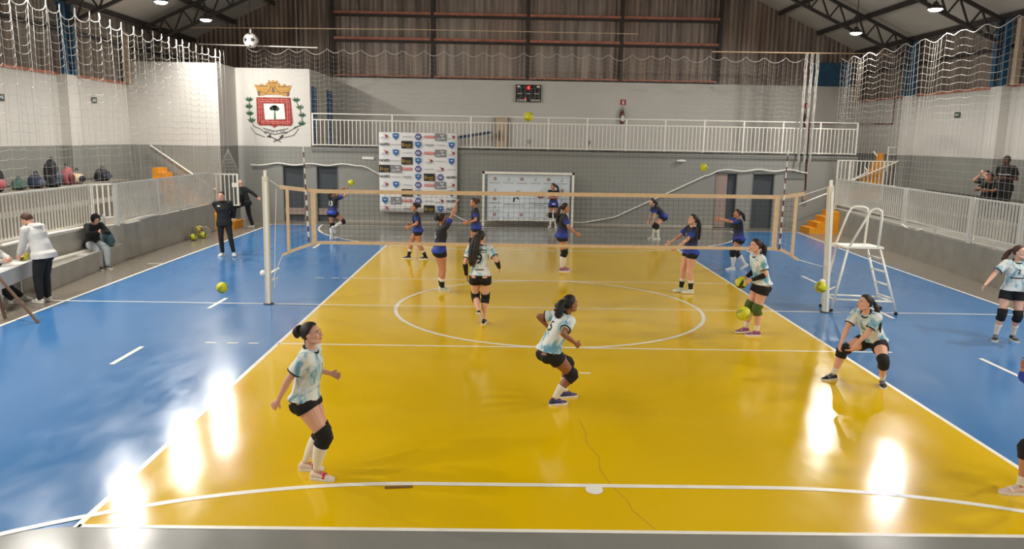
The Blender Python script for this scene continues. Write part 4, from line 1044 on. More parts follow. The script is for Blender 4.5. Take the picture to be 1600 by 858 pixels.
CL = {'black': cloth('black_tracksuit_fabric', (26, 28, 30)), 'whitehood': cloth('white_hoodie_fabric', (216, 214, 210)), 'navyblack': cloth('black_hoodie_fabric', (20, 20, 24)), 'jeans': cloth('pale_jeans_denim', (176, 182, 186)), 'blue': cloth('blue_shirt_fabric', (36, 60, 170)), 'lightgrey': cloth('light_grey_sweater', (206, 206, 202)), 'charcoal': cloth('charcoal_shirt', (36, 38, 46))}
SHOE = {'redwhite': (mat('white_shoe_mesh', (222, 206, 196), .7), mat('red_shoe_band', (206, 42, 66), .6)), 'blue': (mat('navy_shoe', (44, 44, 96), .6), mat('purple_shoe_band', (120, 90, 150), .6)), 'black': (mat('black_shoe', (26, 26, 30), .6), mat('grey_shoe_band', (120, 120, 124), .6)), 'purple': (mat('purple_shoe', (136, 74, 116), .6), mat('pink_shoe_band', (196, 130, 150), .6)), 'white': (mat('white_shoe', (218, 216, 208), .6), mat('pale_shoe_band', (190, 196, 190), .6)), 'pink': (mat('pale_pink_shoe', (218, 190, 182), .6), mat('pinkish_shoe_band', (230, 214, 208), .6)), 'mint': (mat('mint_white_shoe', (206, 214, 188), .6), mat('pale_green_shoe_band', (186, 200, 160), .6))}
SOLE = mat('shoe_sole', (226, 220, 210), .6)

def remesh(mb, voxel, it=3, name='m'):
    me = mb.mesh(name, []); o = bpy.data.objects.new('tmp', me); COL.objects.link(o)
    md = o.modifiers.new('r', 'REMESH'); md.mode = 'VOXEL'; md.voxel_size = voxel; md.use_smooth_shade = True
    sm = o.modifiers.new('s', 'SMOOTH'); sm.factor = .5; sm.iterations = it
    dg = bpy.context.evaluated_depsgraph_get(); new = bpy.data.meshes.new_from_object(o.evaluated_get(dg))
    bpy.data.objects.remove(o); bpy.data.meshes.remove(me); new.name = name
    new.polygons.foreach_set('use_smooth', [True]*len(new.polygons)); return new
def ik(a, t, l1, l2, pole):
    """joint between a and t with bone lengths l1, l2 bending toward pole; returns (mid, end)"""
    d = t-a; L = d.length
    if L > (l1+l2)*.995: t = a+d*((l1+l2)*.995/L); d = t-a; L = d.length
    if L < abs(l1-l2)+.02: L = abs(l1-l2)+.02; t = a+d.normalized()*L; d = t-a
    d.normalize(); p = pole-d*pole.dot(d)
    if p.length < 1e-4: p = Vector((1, 0, 0))-d*d.x
    p.normalize(); x = (l1*l1-l2*l2+L*L)/(2*L); h = math.sqrt(max(0, l1*l1-x*x))
    return a+d*x+p*h, t
def limb(mb, a, b, prof, side=None, n=12, bulge=None, bdir=None):
    """tapered limb; prof: list (t, r_side, r_front)"""
    d = (b-a); L = d.length; d = d.normalized()
    if side is None or abs(side.dot(d)) > .95: x, y, _ = frame_of(d)
    else: x = (side-d*side.dot(d)).normalized(); y = d.cross(x)
    rings = []
    def ring(p, rx, ry): return [p+x*(math.cos(2*PI*j/n)*rx)+y*(math.sin(2*PI*j/n)*ry) for j in range(n)]
    t0, r0x, r0y = prof[0]; t1, r1x, r1y = prof[-1]
    for k in (.25, .6, .9): rings.append(ring(a+d*(t0*L)-d*(r0x*math.sqrt(1-k*k)), r0x*k, r0y*k))
    for t, rx, ry in prof:
        p = a+d*(t*L)
        if bulge and bdir is not None: p = p+bdir*bulge*math.sin(PI*min(1, max(0, t)))
        rings.append(ring(p, rx, ry))
    for k in (.9, .6, .25): rings.append(ring(b-d*((1-t1)*L)+d*(r1x*math.sqrt(1-k*k)), r1x*k, r1y*k))
    mb.loft(rings)
def rot_basis(fwd, upd):
    z = upd.normalized(); x = (fwd-z*fwd.dot(z)).normalized(); y = z.cross(x); return Matrix((x, y, z)).transposed()
def R3(yaw, pitch, roll=0): return Matrix.Rotation(yaw, 3, 'Z') @ Matrix.Rotation(pitch, 3, 'Y') @ Matrix.Rotation(roll, 3, 'X')
D2 = math.radians

def hand(mb, w, d, n, sgn, curl=.35, voxel=.007, spread=.1):
    """palm, four fingers and thumb. d pointing direction, n palm normal, sgn +1 left"""
    d = d.normalized(); n = (n-d*n.dot(d)).normalized(); t = (n.cross(d) if sgn > 0 else d.cross(n)).normalized()
    fr = max(.0082, voxel*1.12)
    rings = []
    for s, wx, th in ((-.01, .024, .018), (.015, .028, .016), (.045, .038, .015), (.075, .041, .0145), (.088, .038, .012)):
        rings.append([w+d*s+t*(math.cos(2*PI*j/12)*wx)+n*(math.sin(2*PI*j/12)*th) for j in range(12)])
    mb.loft(rings)
    for i, L in enumerate((.07, .078, .072, .056)):
        off = .031-.0205*i
        p0 = w+d*(.078-.004*abs(i-1))+t*off
        dd = (d+t*(spread*(1.5-i)*.5)).normalized()
        pts = [p0]; a = 0
        for k, (seg, c) in enumerate(((.42, .7), (.33, 1.0), (.25, .8))):
            a += curl*c*(1+.06*i); pts.append(pts[-1]+(dd*math.cos(a)+n*math.sin(a))*L*seg)
        mb.tube([pts[0]-dd*.02]+pts+[pts[-1]+(pts[-1]-pts[-2])*.25], [fr*1.08, fr*1.1, fr*1.03, fr*.97, fr*.85, fr*.45], 8)
    p0 = w+d*.018+t*.026; d1 = (t*.72+d*.62+n*.25).normalized(); d2 = (t*.25+d*.85+n*(.3+curl*.5)).normalized()
    mb.tube([p0-d1*.012, p0, p0+d1*.036, p0+d1*.036+d2*.03, p0+d1*.036+d2*.038], [fr*1.3, fr*1.45, fr*1.2, fr*.95, fr*.5], 8)

def person(label, at, head_deg, H, pose, look, z0=0.0):
    g = pose.get; s = H/1.65; vox = look.get('vox', .010)
    male = look.get('male', False); bulk = look.get('bulk', 1.0)
    root = thing('person', label, 'person', (at[0], at[1], z0), D2(head_deg), look.get('group'))
    pel = V(*g('pel', (0, 0, .87)))
    py = D2(g('pyaw', 0)); lean = D2(g('lean', 4)); side = D2(g('side', 0)); tw = D2(g('twist', 0)); curve = D2(g('curve', 6))
    RP = R3(py, lean*.35, side*.3)                 # pelvis
    RT = R3(py+tw, lean, side)                     # ribcage
    RC = R3(py+tw, lean+curve, side)               # upper chest
    hw = .088; sw = .165 if not male else .185
    hipL, hipR = pel+RP @ V(0, hw, 0), pel+RP @ V(0, -hw, 0)
    waist = pel+RP @ V(0, 0, .09)+RT @ V(0, 0, .09)
    chest = waist+RT @ V(0, 0, .17)
    shc = chest+RC @ V(-.005, 0, .145)
    neckb = shc+RC @ V(-.005, 0, .035)
    shr = g('shrug', (0, 0, 0, 0))                 # forward/up of left, right shoulder
    shL = shc+RC @ V(shr[0], sw, -.01+shr[1]); shR = shc+RC @ V(shr[2], -sw, -.01+shr[3])
    hy, hp, hr = [D2(a) for a in (tuple(g('hd', (0, 0)))+(0,))[:3]]
    RH = R3(py+tw*.7+hy, hp, hr)
    ndir = (RC @ V(.12, 0, 1)*.55+RH @ V(.1, 0, 1)*.45).normalized()
    skb = neckb+ndir*.066
    hc = skb+RH @ V(.022, 0, .085)
    LT, LS, LU, LF_ = .40, .385, .275, .24
    feet = {}
    for sd, sg, hip in (('l', 1, hipL), ('r', -1, hipR)):
        fx, fy, fz, fyaw, fpit = (tuple(g('f'+sd, (0, sg*.09, 0, sg*6, 0)))+(0, 0, 0))[:5]
        RF_ = R3(D2(fyaw), D2(fpit)); ank = V(fx, fy, fz)+ (V(0, 0, .085) if abs(fpit) < 1 else V(0, 0, .085))
        kn, ank = ik(hip, ank, LT, LS, V(*g('k'+sd, (1, sg*.12, 0))))
        feet[sd] = (hip, kn, ank, RF_)
    arms = {}
    for sd, sg, sh in (('l', 1, shL), ('r', -1, shR)):
        tgt = V(*g('h'+sd, (.03, sg*.26, .80)))
        if g('habs'+sd): tgt = tgt
        el, wr = ik(sh, tgt, LU, LF_, V(*g('e'+sd, (-.6, sg*.45, -.4)))); arms[sd] = (sh, el, wr)
    # ------------------------------------------------ body: one continuous surface
    mb = MB(); lat = RT @ V(0, 1, 0)
    def ring(c, R, hx, hyy, n=20, p=2.3):
        o = []
        for j in range(n):
            a = 2*PI*j/n; ca, sa = math.cos(a), math.sin(a)
            o.append(c+R @ V(hx*abs(ca)**(2/p)*math.copysign(1, ca), hyy*abs(sa)**(2/p)*math.copysign(1, sa), 0))
        return o
    wst, cst = (.1, .118) if not male else (.108, .132)
    def torso_rings(inf=0.0, hem=None, top=True, loose=0.0, k=1.0):
        B = bulk
        rs = []
        if hem is None:
            rs += [(pel+RP @ V(-.005, 0, -.095), RP, .055, .07), (pel+RP @ V(-.01, 0, -.05), RP, .1*B, .148*B), (pel+RP @ V(-.012, 0, .0), RP, .112*B, .165*B)]
        else:
            rs += [(pel+RP @ V(-.02, 0, hem), RP, (.12+loose)*B, (.165+loose)*B)]
            if hem < .02: rs += [(pel+RP @ V(-.018, 0, .03), RP, (.118+loose*.9)*B, (.16+loose*.9)*B)]
        rs += [(pel+RP @ V(-.004, 0, .08), RP, (.1+loose*.6)*B, (.14+loose*.6)*B), (waist, RT, (wst-.006+loose*.4)*B, (cst+loose*.4)*B), (waist+RT @ V(.004, 0, .09), RT, .102*B, (.13 if not male else .148)*B), (chest+RT @ V(.008, 0, 0), RC, (.108 if not male else .115)*B, (.146 if not male else .168)*B), (chest+RC @ V(0, 0, .08), RC, .098*B, (.152 if not male else .178)*B), (shc+RC @ V(-.006, 0, -.02), RC, .08, (.145 if not male else .168)), (shc+RC @ V(-.01, 0, .018), RC, .062, .1), (neckb, RC, .05, .056)]
        return [ring(c, R, a+inf, b+inf) for c, R, a, b in rs]
    mb.loft(torso_rings())
    if not male:
        for sg in (-1, 1): mb.ell(chest+RC @ V(.065, sg*.065, -.01), (.055, .06, .06), RC)
    for sg in (-1, 1): mb.ell(pel+RP @ V(-.055, sg*.075, -.03), (.085*bulk, .082*bulk, .095), RP)
    limb(mb, neckb-ndir*.03, skb+RH @ V(.0, 0, .035), [(0, .056, .056), (.4, .049, .05), (1, .049, .053)] if not male else [(0, .066, .066), (.4, .059, .06), (1, .057, .06)], lat)
    # head
    h = lambda x, y, z: hc+RH @ V(x, y, z)
    mb.ell(h(-.008, 0, .022), (.093, .075, .09), RH, 20, 14)
    mb.ell(h(.018, 0, -.025), (.07, .066, .075), RH, 18, 12)
    mb.ell(h(.03, 0, -.068), (.05, .048, .042), RH, 16, 10)
    mb.ell(h(.068, 0, -.092), (.022, .026, .018), RH)
    mb.ell(h(.055, 0, .026), (.034, .052, .02), RH)
    for sg in (-1, 1):
        mb.ell(h(.052, sg*.034, -.026), (.03, .026, .024), RH); mb.ell(h(-.006, sg*.075, -.012), (.019, .011, .031), RH @ Matrix.Rotation(D2(-10), 3, 'Y'))
        mb.tube([h(-.02, sg*.055, -.045), h(.03, sg*.05, -.075), h(.062, sg*.02, -.094)], [.02, .02, .018], 8)
    mb.tube([h(.076, 0, .018), h(.092, 0, -.008), h(.105, 0, -.03), h(.094, 0, -.04)], [.009, .0105, .0145, .011], 8)
    for sg in (-1, 1): mb.ell(h(.09, sg*.011, -.034), (.01, .0085, .008), RH)
    mb.ell(h(.079, 0, -.06), (.016, .024, .014), RH)
    # arms
    am = look.get('arm', 1.0)*(1.12 if male else 1.0)
    for sd, sg in (('l', 1), ('r', -1)):
        sh, el, wr = arms[sd]
        mb.ell(sh, (.052*am, .054*am, .055*am))
        mb.tube([shc+RC @ V(0, sg*.09, -.01), sh], [.06*am, .052*am], 10)
        limb(mb, sh, el, [(0, .05*am, .05*am), (.3, .046*am, .049*am), (.7, .04*am, .041*am), (1, .036*am, .036*am)])
        limb(mb, el, wr, [(0, .037*am, .037*am), (.22, .04*am, .038*am), (.6, .032*am, .03*am), (1, .025*am, .022*am)])
        hd_ = V(*g('hdir'+sd)) if g('hdir'+sd) else (wr-el)
        inward = V(*g('palm'+sd)) if g('palm'+sd) else V(0, -sg, 0)+V(.15, 0, 0)
        if abs(inward.normalized().dot(hd_.normalized())) > .9: inward = V(0, 0, -1) if abs(hd_.normalized().z) < .8 else V(0, -sg, 0)
        hand(mb, wr, hd_, inward, sg, g('curl', .35) if not g('curl'+sd) else g('curl'+sd), vox)
    # legs
    lg = look.get('leg', 1.0)*(1.05 if male else 1.07)
    for sd, sg in (('l', 1), ('r', -1)):
        hip, kn, ank, RF_ = feet[sd]
        ld = (ank-hip).normalized(); kf = (kn-(hip+ank)/2); kf = kf.normalized() if kf.length > .01 else RF_ @ V(1, 0, 0)
        sx = ld.cross(kf).normalized()
        limb(mb, hip+V(0, 0, .01), kn, [(0, .086*lg, .092*lg), (.25, .082*lg, .088*lg), (.6, .066*lg, .069*lg), (.9, .054*lg, .055*lg), (1, .052*lg, .053*lg)], sx)
        back = -(RF_ @ V(1, 0, 0)); dl = (ank-kn).normalized(); bk = -(kf-dl*kf.dot(dl)).normalized()
        limb(mb, kn, ank, [(0, .051*lg, .052*lg), (.15, .05*lg, .052*lg), (.32, .053*lg, .056*lg), (.6, .041*lg, .043*lg), (.88, .031, .033), (1, .031, .034)], sx, bulge=.014, bdir=bk)
        mb.ell(kn+kf*.012, (.045*lg, .045*lg, .048*lg))
        mb.ell(ank+RF_ @ V(.02, 0, -.025), (.05, .032, .03), RF_)
    def fin(me, mats, name, par=None):
        for v in me.vertices: v.co *= s
        for m_ in (mats if isinstance(mats, (list, tuple)) else [mats]): me.materials.append(m_)
        return link(name, me, par or root)
    def fmb(m_, mats, name, par=None, smooth=True):
        m_.v = [tuple(c*s for c in p) for p in m_.v]; return m_.build(name, mats, par or root, smooth)
    body = fin(remesh(mb, vox, 3, 'body'), SK[look.get('skin', 'light')], 'body')
    # face details
    for sg in (-1, 1):
        e1 = fmb(MB().ell(h(.0765, sg*.031, -.002), (.0105, .014, .0075), RH, 10, 7), EYEW, 'eye')
        fmb(MB().ell(h(.0862, sg*.0315, -.002), (.0035, .0072, .0072), RH, 8, 6), IRIS, 'iris', e1)
        if look.get('hair', 'dark') != 'none':
            fmb(MB().tube([h(.085, sg*.014, .018), h(.088, sg*.03, .023), h(.078, sg*.05, .017)], [.003, .0042, .002], 6), HAIRM[look.get('hair', 'dark')], 'eyebrow')
    fmb(MB().ell(h(.0875, 0, -.0565), (.0085, .02, .005), RH, 10, 6).ell(h(.087, 0, -.0655), (.009, .0175, .0055), RH, 10, 6), LIP, 'lips')
    # hair
    hst = look.get('hairstyle', 'pony')
    if hst != 'none':
        hm = HAIRM[look.get('hair', 'dark')]; short = hst in ('short', 'crop')
        b = MB(); nu, nv = 32, 22; b.ell((0, 0, 0), (1, 1, 1), None, nu, nv); vs = []
        for p in b.v:
            p = Vector(p); th = .011 if not short else (.012 if hst == 'short' else .005)
            az = abs(math.atan2(p.y, p.x)); elv = math.asin(max(-1, min(1, p.z)))
            # face opening: hair line is high in front, falls to the ears at the side, low at the nape
            lim = D2(34)-(D2(75))*max(0, (az-D2(38))/D2(70))**1.3 if az < D2(108) else D2(-48)
            if short and az > D2(108): lim = D2(-32)
            k = max(0, min(1, (elv-lim)/D2(9)+.5)); k = k*k*(3-2*k)
            rx, ry, rz = .093+.0, .076, .09
            sc = (1-.16*(1-k)); dx = V(p.x*(rx+th*k)*sc, p.y*(ry+th*k)*sc, p.z*(rz+th*k)*sc)
            if short: dx.z += .006*k*math.sin(p.x*17+p.y*13)
            vs.append(h(-.01+dx.x, dx.y, .022+dx.z))
        b.v = [tuple(p) for p in vs]; hair = fmb(b, hm, 'hair')
        if hst == 'bun':
            c = h(-.132, 0, .04); bm = MB().ell(c, (.056, .058, .055), RH, 16, 10)
            for k in range(5):
                a = k*1.25; bm.tube([c+RH @ V(.02*math.cos(a), .05*math.cos(t+a), .05*math.sin(t+a)) for t in np.linspace(0, 2.4, 8)], [.008, .014, .017, .017, .017, .016, .012, .006], 8)
            fmb(bm, hm, 'hair_bun', hair); fmb(MB().tube([h(-.088+.004*math.cos(t), .03*math.cos(t), .04+.03*math.sin(t)) for t in np.linspace(0, 2*PI, 16)[:-1]], .007, 6, closed=True), BLK, 'hair_tie', hair)
            fmb(MB().tube([h(-.085, .01, -.05), h(-.098, .012, -.085), h(-.094, .015, -.12)], [.007, .004, .0015], 6), hm, 'loose_strand', hair)
        if hst in ('pony', 'longpony', 'braid', 'curlpony', 'long'):
            L = {'pony': .22, 'longpony': .42, 'braid': .42, 'curlpony': .2, 'long': .5}[hst]
            p0 = h(-.098, 0, .045 if hst != 'long' else .03); bkd = RH @ V(-1, 0, 0); swing = V(*g('swing', (0, 0, 0)))
            off = V(*look.get('ponyoff', (0, 0, 0))); pts = []; rr = []
            for k in range(12):
                u = k/11; pts.append(p0+bkd*(.045*math.sin(min(1, u*2.6)*PI/2)+.02*u)+V(0, 0, -1)*L*u*u**.15+swing*u+off*u)
                base = {'pony': .032, 'longpony': .036, 'braid': .026, 'curlpony': .044, 'long': .05}[hst]
                rr.append(base*(.55+1.0*math.sin(PI*min(1, .2+u*.72)))*(1 if u < .95 else .45)*(1+(.16*math.sin(u*26) if hst in ('braid', 'curlpony') else .04*math.sin(u*17))))
            tl = MB(); fl_ = .62 if hst == 'long' else .8
            for q_ in range(7):
                aa = 2*PI*q_/7; ox, oy = (math.cos(aa)*.5, math.sin(aa)*.55*(1.5 if hst == 'long' else 1)) if q_ else (0, 0)
                tl.tube([p0-bkd*.02]+[p+RH @ V(ox*r_*fl_, oy*r_, 0)+V(0, 0, .02*math.sin(q_*2.1)*k_/11) for k_, (p, r_) in enumerate(zip(pts, rr))], [rr[0]*.5]+[r_*(.5+.06*math.sin(k_*1.7+q_)) for k_, r_ in enumerate(rr)], 8)
            fmb(tl, hm, 'ponytail', hair)
            fmb(MB().ell(p0+bkd*.008, (.022, .026, .026), RH), M['white_plastic'] if look.get('tie') == 'white' else BLK, 'hair_tie', hair)
        if hst == 'hood': pass
    # ------------------------------------------------ clothes
    top = look.get('top', 'white'); full = look.get('sleeves', 'short') == 'full'
    hem = look.get('hem', -.035); loose = look.get('loose', .02); inf = look.get('inf', .015)
    tb = MB(); tb.loft(torso_rings(inf, hem, True, loose))
    if not male:
        for sg in (-1, 1): tb.ell(chest+RC @ V(.065, sg*.062, -.012), (.062, .068, .068), RC)
    sl_end = {}
    for sd, sg in (('l', 1), ('r', -1)):
        sh, el, wr = arms[sd]
        tb.ell(sh, (.064*am, .066*am, .066*am)); tb.tube([shc+RC @ V(0, sg*.085, -.012), sh], [.072*am, .064*am], 12)
        if full:
            w_ = look.get('slw', 1.0)
            limb(tb, sh, el, [(0, .064*am*w_, .064*am*w_), (.5, .058*am*w_, .06*am*w_), (1, .052*am*w_, .054*am*w_)]); limb(tb, el, el.lerp(wr, .93), [(0, .052*am*w_, .054*am*w_), (.5, .048*am*w_, .049*am*w_), (.9, .042*am*w_, .042*am*w_), (1, .034*am, .034*am)])
        else:
            e2 = sh.lerp(el, look.get('sl', .7)); d = (el-sh).normalized()
            x, y, _ = frame_of(d); rings = [[sh+d*(t*(e2-sh).length)+x*(math.cos(2*PI*j/14)*r_)+y*(math.sin(2*PI*j/14)*r_) for j in range(14)] for t, r_ in ((-.1, .052*am), (0, .069*am), (.5, .069*am), (1, .07*am))]
            tb.loft(rings); sl_end[sd] = (e2, d, x, y)
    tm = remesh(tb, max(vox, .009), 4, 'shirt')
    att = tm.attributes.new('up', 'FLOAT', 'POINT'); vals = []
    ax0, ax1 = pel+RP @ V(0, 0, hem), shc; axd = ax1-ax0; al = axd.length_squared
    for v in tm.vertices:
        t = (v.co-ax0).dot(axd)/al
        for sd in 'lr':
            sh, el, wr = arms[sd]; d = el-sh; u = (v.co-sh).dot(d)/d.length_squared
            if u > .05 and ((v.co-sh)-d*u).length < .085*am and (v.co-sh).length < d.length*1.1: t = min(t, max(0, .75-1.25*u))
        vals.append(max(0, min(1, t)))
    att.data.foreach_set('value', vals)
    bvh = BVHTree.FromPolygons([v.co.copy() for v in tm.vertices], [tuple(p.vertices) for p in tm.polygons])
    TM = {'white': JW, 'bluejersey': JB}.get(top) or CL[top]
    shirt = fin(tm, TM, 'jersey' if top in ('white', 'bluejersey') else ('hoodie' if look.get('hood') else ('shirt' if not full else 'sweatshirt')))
    if top in ('white',):
        for sd, (e2, d, x, y) in sl_end.items():
            fmb(MB().tube([e2-d*.008+x*(math.cos(2*PI*j/18)*.064*am)+y*(math.sin(2*PI*j/18)*.064*am) for j in range(18)], .0095, 8, closed=True), BLK, 'sleeve_cuff', shirt)
        fmb(MB().tube([neckb-RC @ V(-.004-.012*math.cos(2*PI*j/18), 0, .004+.018*math.cos(2*PI*j/18))+RC @ V(.062*math.cos(2*PI*j/18), .068*math.sin(2*PI*j/18), 0) for j in range(18)], .011, 8, closed=True), BLK, 'collar', shirt)
    def print_on(txt, size, z, side_, m_, sx=1, dy=0.0):
        vs, fs = text_geo(txt, size, bold=.003); out = []
        fsgn = 1 if side_ == 'front' else -1
        org = chest+RC @ V(0, 0, z)
        for v in vs:
            p = org+RC @ V(fsgn*.5, (fsgn*v.x+dy)*sx, v.y); hit = bvh.ray_cast(p, RC @ V(-fsgn, 0, 0))
            out.append((hit[0]+RC @ V(fsgn*.006, 0, 0)) if hit[0] else (org+RC @ V(fsgn*.13, (fsgn*v.x+dy)*sx, v.y)))
        # text mirrored consistently: seen from the front, +y is the viewer's right
        fmb(MB().add(out, fs), m_, 'number' if txt.isdigit() else 'lettering', shirt, False)
    for txt, size, z, sd_, mm in look.get('prints', ()): print_on(txt, size, z, sd_, {'black': M['ink'], 'white': M['white_plastic'], 'grey': M['pale_print']}[mm])
    for dz, w_, hh, sd_, mm, dy in look.get('stripes', ()):
        fsgn = 1 if sd_ == 'front' else -1; vs = []; n_ = 10
        for j in range(n_+1):
            for q_ in (-.5, .5):
                yy = dy+w_*(j/n_-.5); p = chest+RC @ V(fsgn*.5, yy, dz+q_*hh); hit = bvh.ray_cast(p, RC @ V(-fsgn, 0, 0)); vs.append((hit[0] if hit[0] else chest+RC @ V(fsgn*.12, yy, dz+q_*hh))+RC @ V(fsgn*.005, 0, 0))
        fmb(MB().add(vs, [(2*j, 2*j+2, 2*j+3, 2*j+1) for j in range(n_)]), {'black': M['ink'], 'white': M['white_plastic'], 'grey': M['pale_print']}[mm], 'stripe', shirt, False)
    if look.get('hood') == 'up':
        hb = MB(); nu, nv = 28, 18; hb.ell((0, 0, 0), (1, 1, 1), None, nu, nv); vs = []
        for p in hb.v:
            p = Vector(p); az = abs(math.atan2(p.y, p.x)); elv = math.asin(max(-1, min(1, p.z)))
            op = (az/D2(52))**2+((elv+.12)/D2(42))**2; k = max(0, min(1, (op-.85)*3)); sc = .78+.22*k
            q_ = V(p.x*.122*sc, p.y*.108*sc, p.z*.128*sc); vs.append(h(-.02+q_.x, q_.y, .008+q_.z))
        hb.v = [tuple(p) for p in vs]; fmb(hb, TM, 'hood', shirt)
    elif look.get('hood') == 'down':
        hb = MB()
        for k in range(3): hb.tube([neckb+RC @ V(-.045-.012*k+.07*math.cos(t), .095*math.sin(t), .012-.022*k+.03*math.cos(t)) for t in np.linspace(1.0, 2*PI-1.0, 14)], [.012]+[.03-.003*k]*12+[.012], 10)
        fmb(hb, TM, 'hood', shirt)
        fmb(MB().tube([neckb+RC @ V(-.02+.07*math.cos(t), .085*math.sin(t), .032+.02*math.cos(t)) for t in np.linspace(.9, 2*PI-.9, 14)], .014, 8), CL['charcoal'], 'hood_lining', shirt)
    elif full: fmb(MB().tube([neckb+RC @ V(.01+.062*math.cos(2*PI*j/18), .066*math.sin(2*PI*j/18), .012) for j in range(18)], .016, 8, closed=True), TM, 'collar', shirt)
    bot = look.get('bottom', 'shorts')
    pb = MB()
    def leg_ring(c, sx, ff, a, b_): return [c+sx*(math.cos(2*PI*j/16)*a)+ff*(math.sin(2*PI*j/16)*b_) for j in range(16)]
    pr_ = [(pel+RP @ V(-.005, 0, -.1), RP, .06, .075), (pel+RP @ V(-.01, 0, -.055), RP, .108*bulk, .156*bulk), (pel+RP @ V(-.012, 0, 0), RP, .122*bulk, .174*bulk), (pel+RP @ V(-.006, 0, .07), RP, .112*bulk, .152*bulk), (pel+RP @ V(-.004, 0, .1), RP, .106*bulk, .142*bulk)]
    pb.loft([ring(c, R, a, b_) for c, R, a, b_ in pr_])
    for sg in (-1, 1): pb.ell(pel+RP @ V(-.052, sg*.072, -.04), (.09*bulk, .09*bulk, .098), RP)
    for sd, sg in (('l', 1), ('r', -1)):
        hip, kn, ank, RF_ = feet[sd]
        d = (kn-hip).normalized()
        if bot == 'shorts':
            e2 = hip.lerp(kn, look.get('short_len', .3)); x, y, _ = frame_of(d)
            pb.loft([[hip+d*(t*(e2-hip).length)+x*(math.cos(2*PI*j/16)*r_)+y*(math.sin(2*PI*j/16)*r_) for j in range(16)] for t, r_ in ((-.3, .06), (0, .096*lg), (.6, .098*lg), (1, .096*lg))])
        else:
            w_ = look.get('legw', 1.0)
            limb(pb, hip+V(0, 0, .01), kn, [(0, .096*lg, .1*lg), (.5, .084*lg*w_, .086*lg*w_), (1, .068*lg*w_, .07*lg*w_)]); limb(pb, kn, kn.lerp(ank, .97), [(0, .068*lg*w_, .07*lg*w_), (.4, .064*lg*w_, .066*lg*w_), (.95, .054*w_, .056*w_), (1, .05*w_, .052*w_)])
    BM_ = {'shorts': BLK}.get(bot) or CL[bot]
    fin(remesh(pb, max(vox, .0095), 4, 'shorts'), BM_, 'shorts' if bot == 'shorts' else ('jeans' if bot == 'jeans' else 'trousers'))
    for sd, sg in (('l', 1), ('r', -1)):
        hip, kn, ank, RF_ = feet[sd]; kf = (kn-(hip+ank)/2); kf = kf.normalized() if kf.length > .01 else RF_ @ V(1, 0, 0)
        d1, d2 = (kn-hip).normalized(), (ank-kn).normalized()
        def legtube(t0, t1, add, nm, m_, bul=0.0, w=1.0):
            # along the leg: t in 0..1 thigh, 1..2 shin, follows the same radii as the body
            pts = []; rr = []
            for k in range(9):
                t = t0+(t1-t0)*k/8
                if t <= 1: c = hip.lerp(kn, t); r_ = np.interp(t, [0, .6, .9, 1], [.089, .068, .055, .053])*lg
                else:
                    u = t-1; c = kn.lerp(ank, u); r_ = np.interp(u, [0, .15, .32, .6, .88, 1], [.052*lg, .051*lg, .0545*lg, .042*lg, .032, .033]); bk = -(kf-d2*kf.dot(d2)).normalized(); c = c+bk*.014*math.sin(PI*u)
                if bul: c = c+kf*bul*math.exp(-((t-1)/.12)**2)
                pts.append(c); rr.append(r_*w+add)
            fmb(MB().tube([pts[0]+(pts[1]-pts[0])*.02]+pts+[pts[-1]-(pts[-1]-pts[-2])*.02], [rr[0]*.86]+rr+[rr[-1]*.86], 16), m_, nm)
        kp = look.get('knee', 'black')
        if kp: legtube(.79, 1.25, .016, 'knee_pad', BLK if kp == 'black' else mat('olive_green_knee_pad', (74, 92, 34), .8), .02)
        sk_ = look.get('sock', 'mid')
        if sk_ == 'mid': legtube(1.5, 1.97, .006, 'sock', WSOCK)
        elif sk_ == 'tall': legtube(1.24, 1.97, .006, 'sock', WSOCK)
        elif sk_ == 'ankle': legtube(1.74, 1.97, .006, 'sock', WSOCK)
        if look.get('brace'): legtube(1.66, 1.99, .013, 'ankle_brace', BLK)
        # shoe
        sm_, band = SHOE[look.get('shoe', 'white')]
        F = lambda x, y, zz: ank+RF_ @ V(x, y, zz-.085)
        secs = [(-.07, .016, .05), (-.062, .027, .075), (-.04, .034, .098), (-.005, .036, .104), (.035, .037, .092), (.075, .042, .07), (.115, .045, .054), (.15, .041, .046), (.175, .03, .038), (.188, .012, .028)]
        rings = []
        for x_, w_, tp in secs:
            rr = []
            for j in range(14):
                a = 2*PI*j/14; ca, sa = math.cos(a), math.sin(a)
                yy = w_*abs(ca)**.8*math.copysign(1, ca); zz = .018+(tp-.018)*(.5+.5*abs(sa)**.8*math.copysign(1, sa)); yy *= (1-.28*max(0, sa)); rr.append(F(x_, yy, zz))
            rings.append(rr)
        shoe = fmb(MB().loft(rings), sm_, 'shoe')
        srings = [[F(x_, w_*1.1*y_, z_) for y_, z_ in ((-1, .0), (1, .0), (1.04, .016), (1, .03), (-1, .03), (-1.04, .016))] for x_, w_, tp in secs]
        fmb(MB().loft(srings), SOLE, 'sole', shoe, False)
        lc = MB()
        for x_, w_, tp in ((.03, .03, .096), (.052, .031, .085), (.074, .033, .074)): lc.tube([F(x_, -w_, tp-.014), F(x_+.002, 0, tp+.003), F(x_, w_, tp-.014)], .0065, 6)
        lc.tube([F(.085, -.044, .03), F(.09, -.036, .056), F(.092, 0, .068), F(.09, .036, .056), F(.085, .044, .03)], .011, 6)
        fmb(lc, band, 'shoe_band', shoe)
    if look.get('arm_sleeve'):
        for sd in 'lr':
            sh, el, wr = arms[sd]; fmb(MB().tube([el.lerp(wr, t) for t in np.linspace(.05, .97, 7)], [.044*am, .047*am, .045*am, .041*am, .037*am, .033*am, .03*am], 14), BLK, 'arm_sleeve')
    return root, {k: tuple(x*s for x in v) for k, v in {'wl': arms['l'][2], 'wr': arms['r'][2], 'hc': hc}.items()}
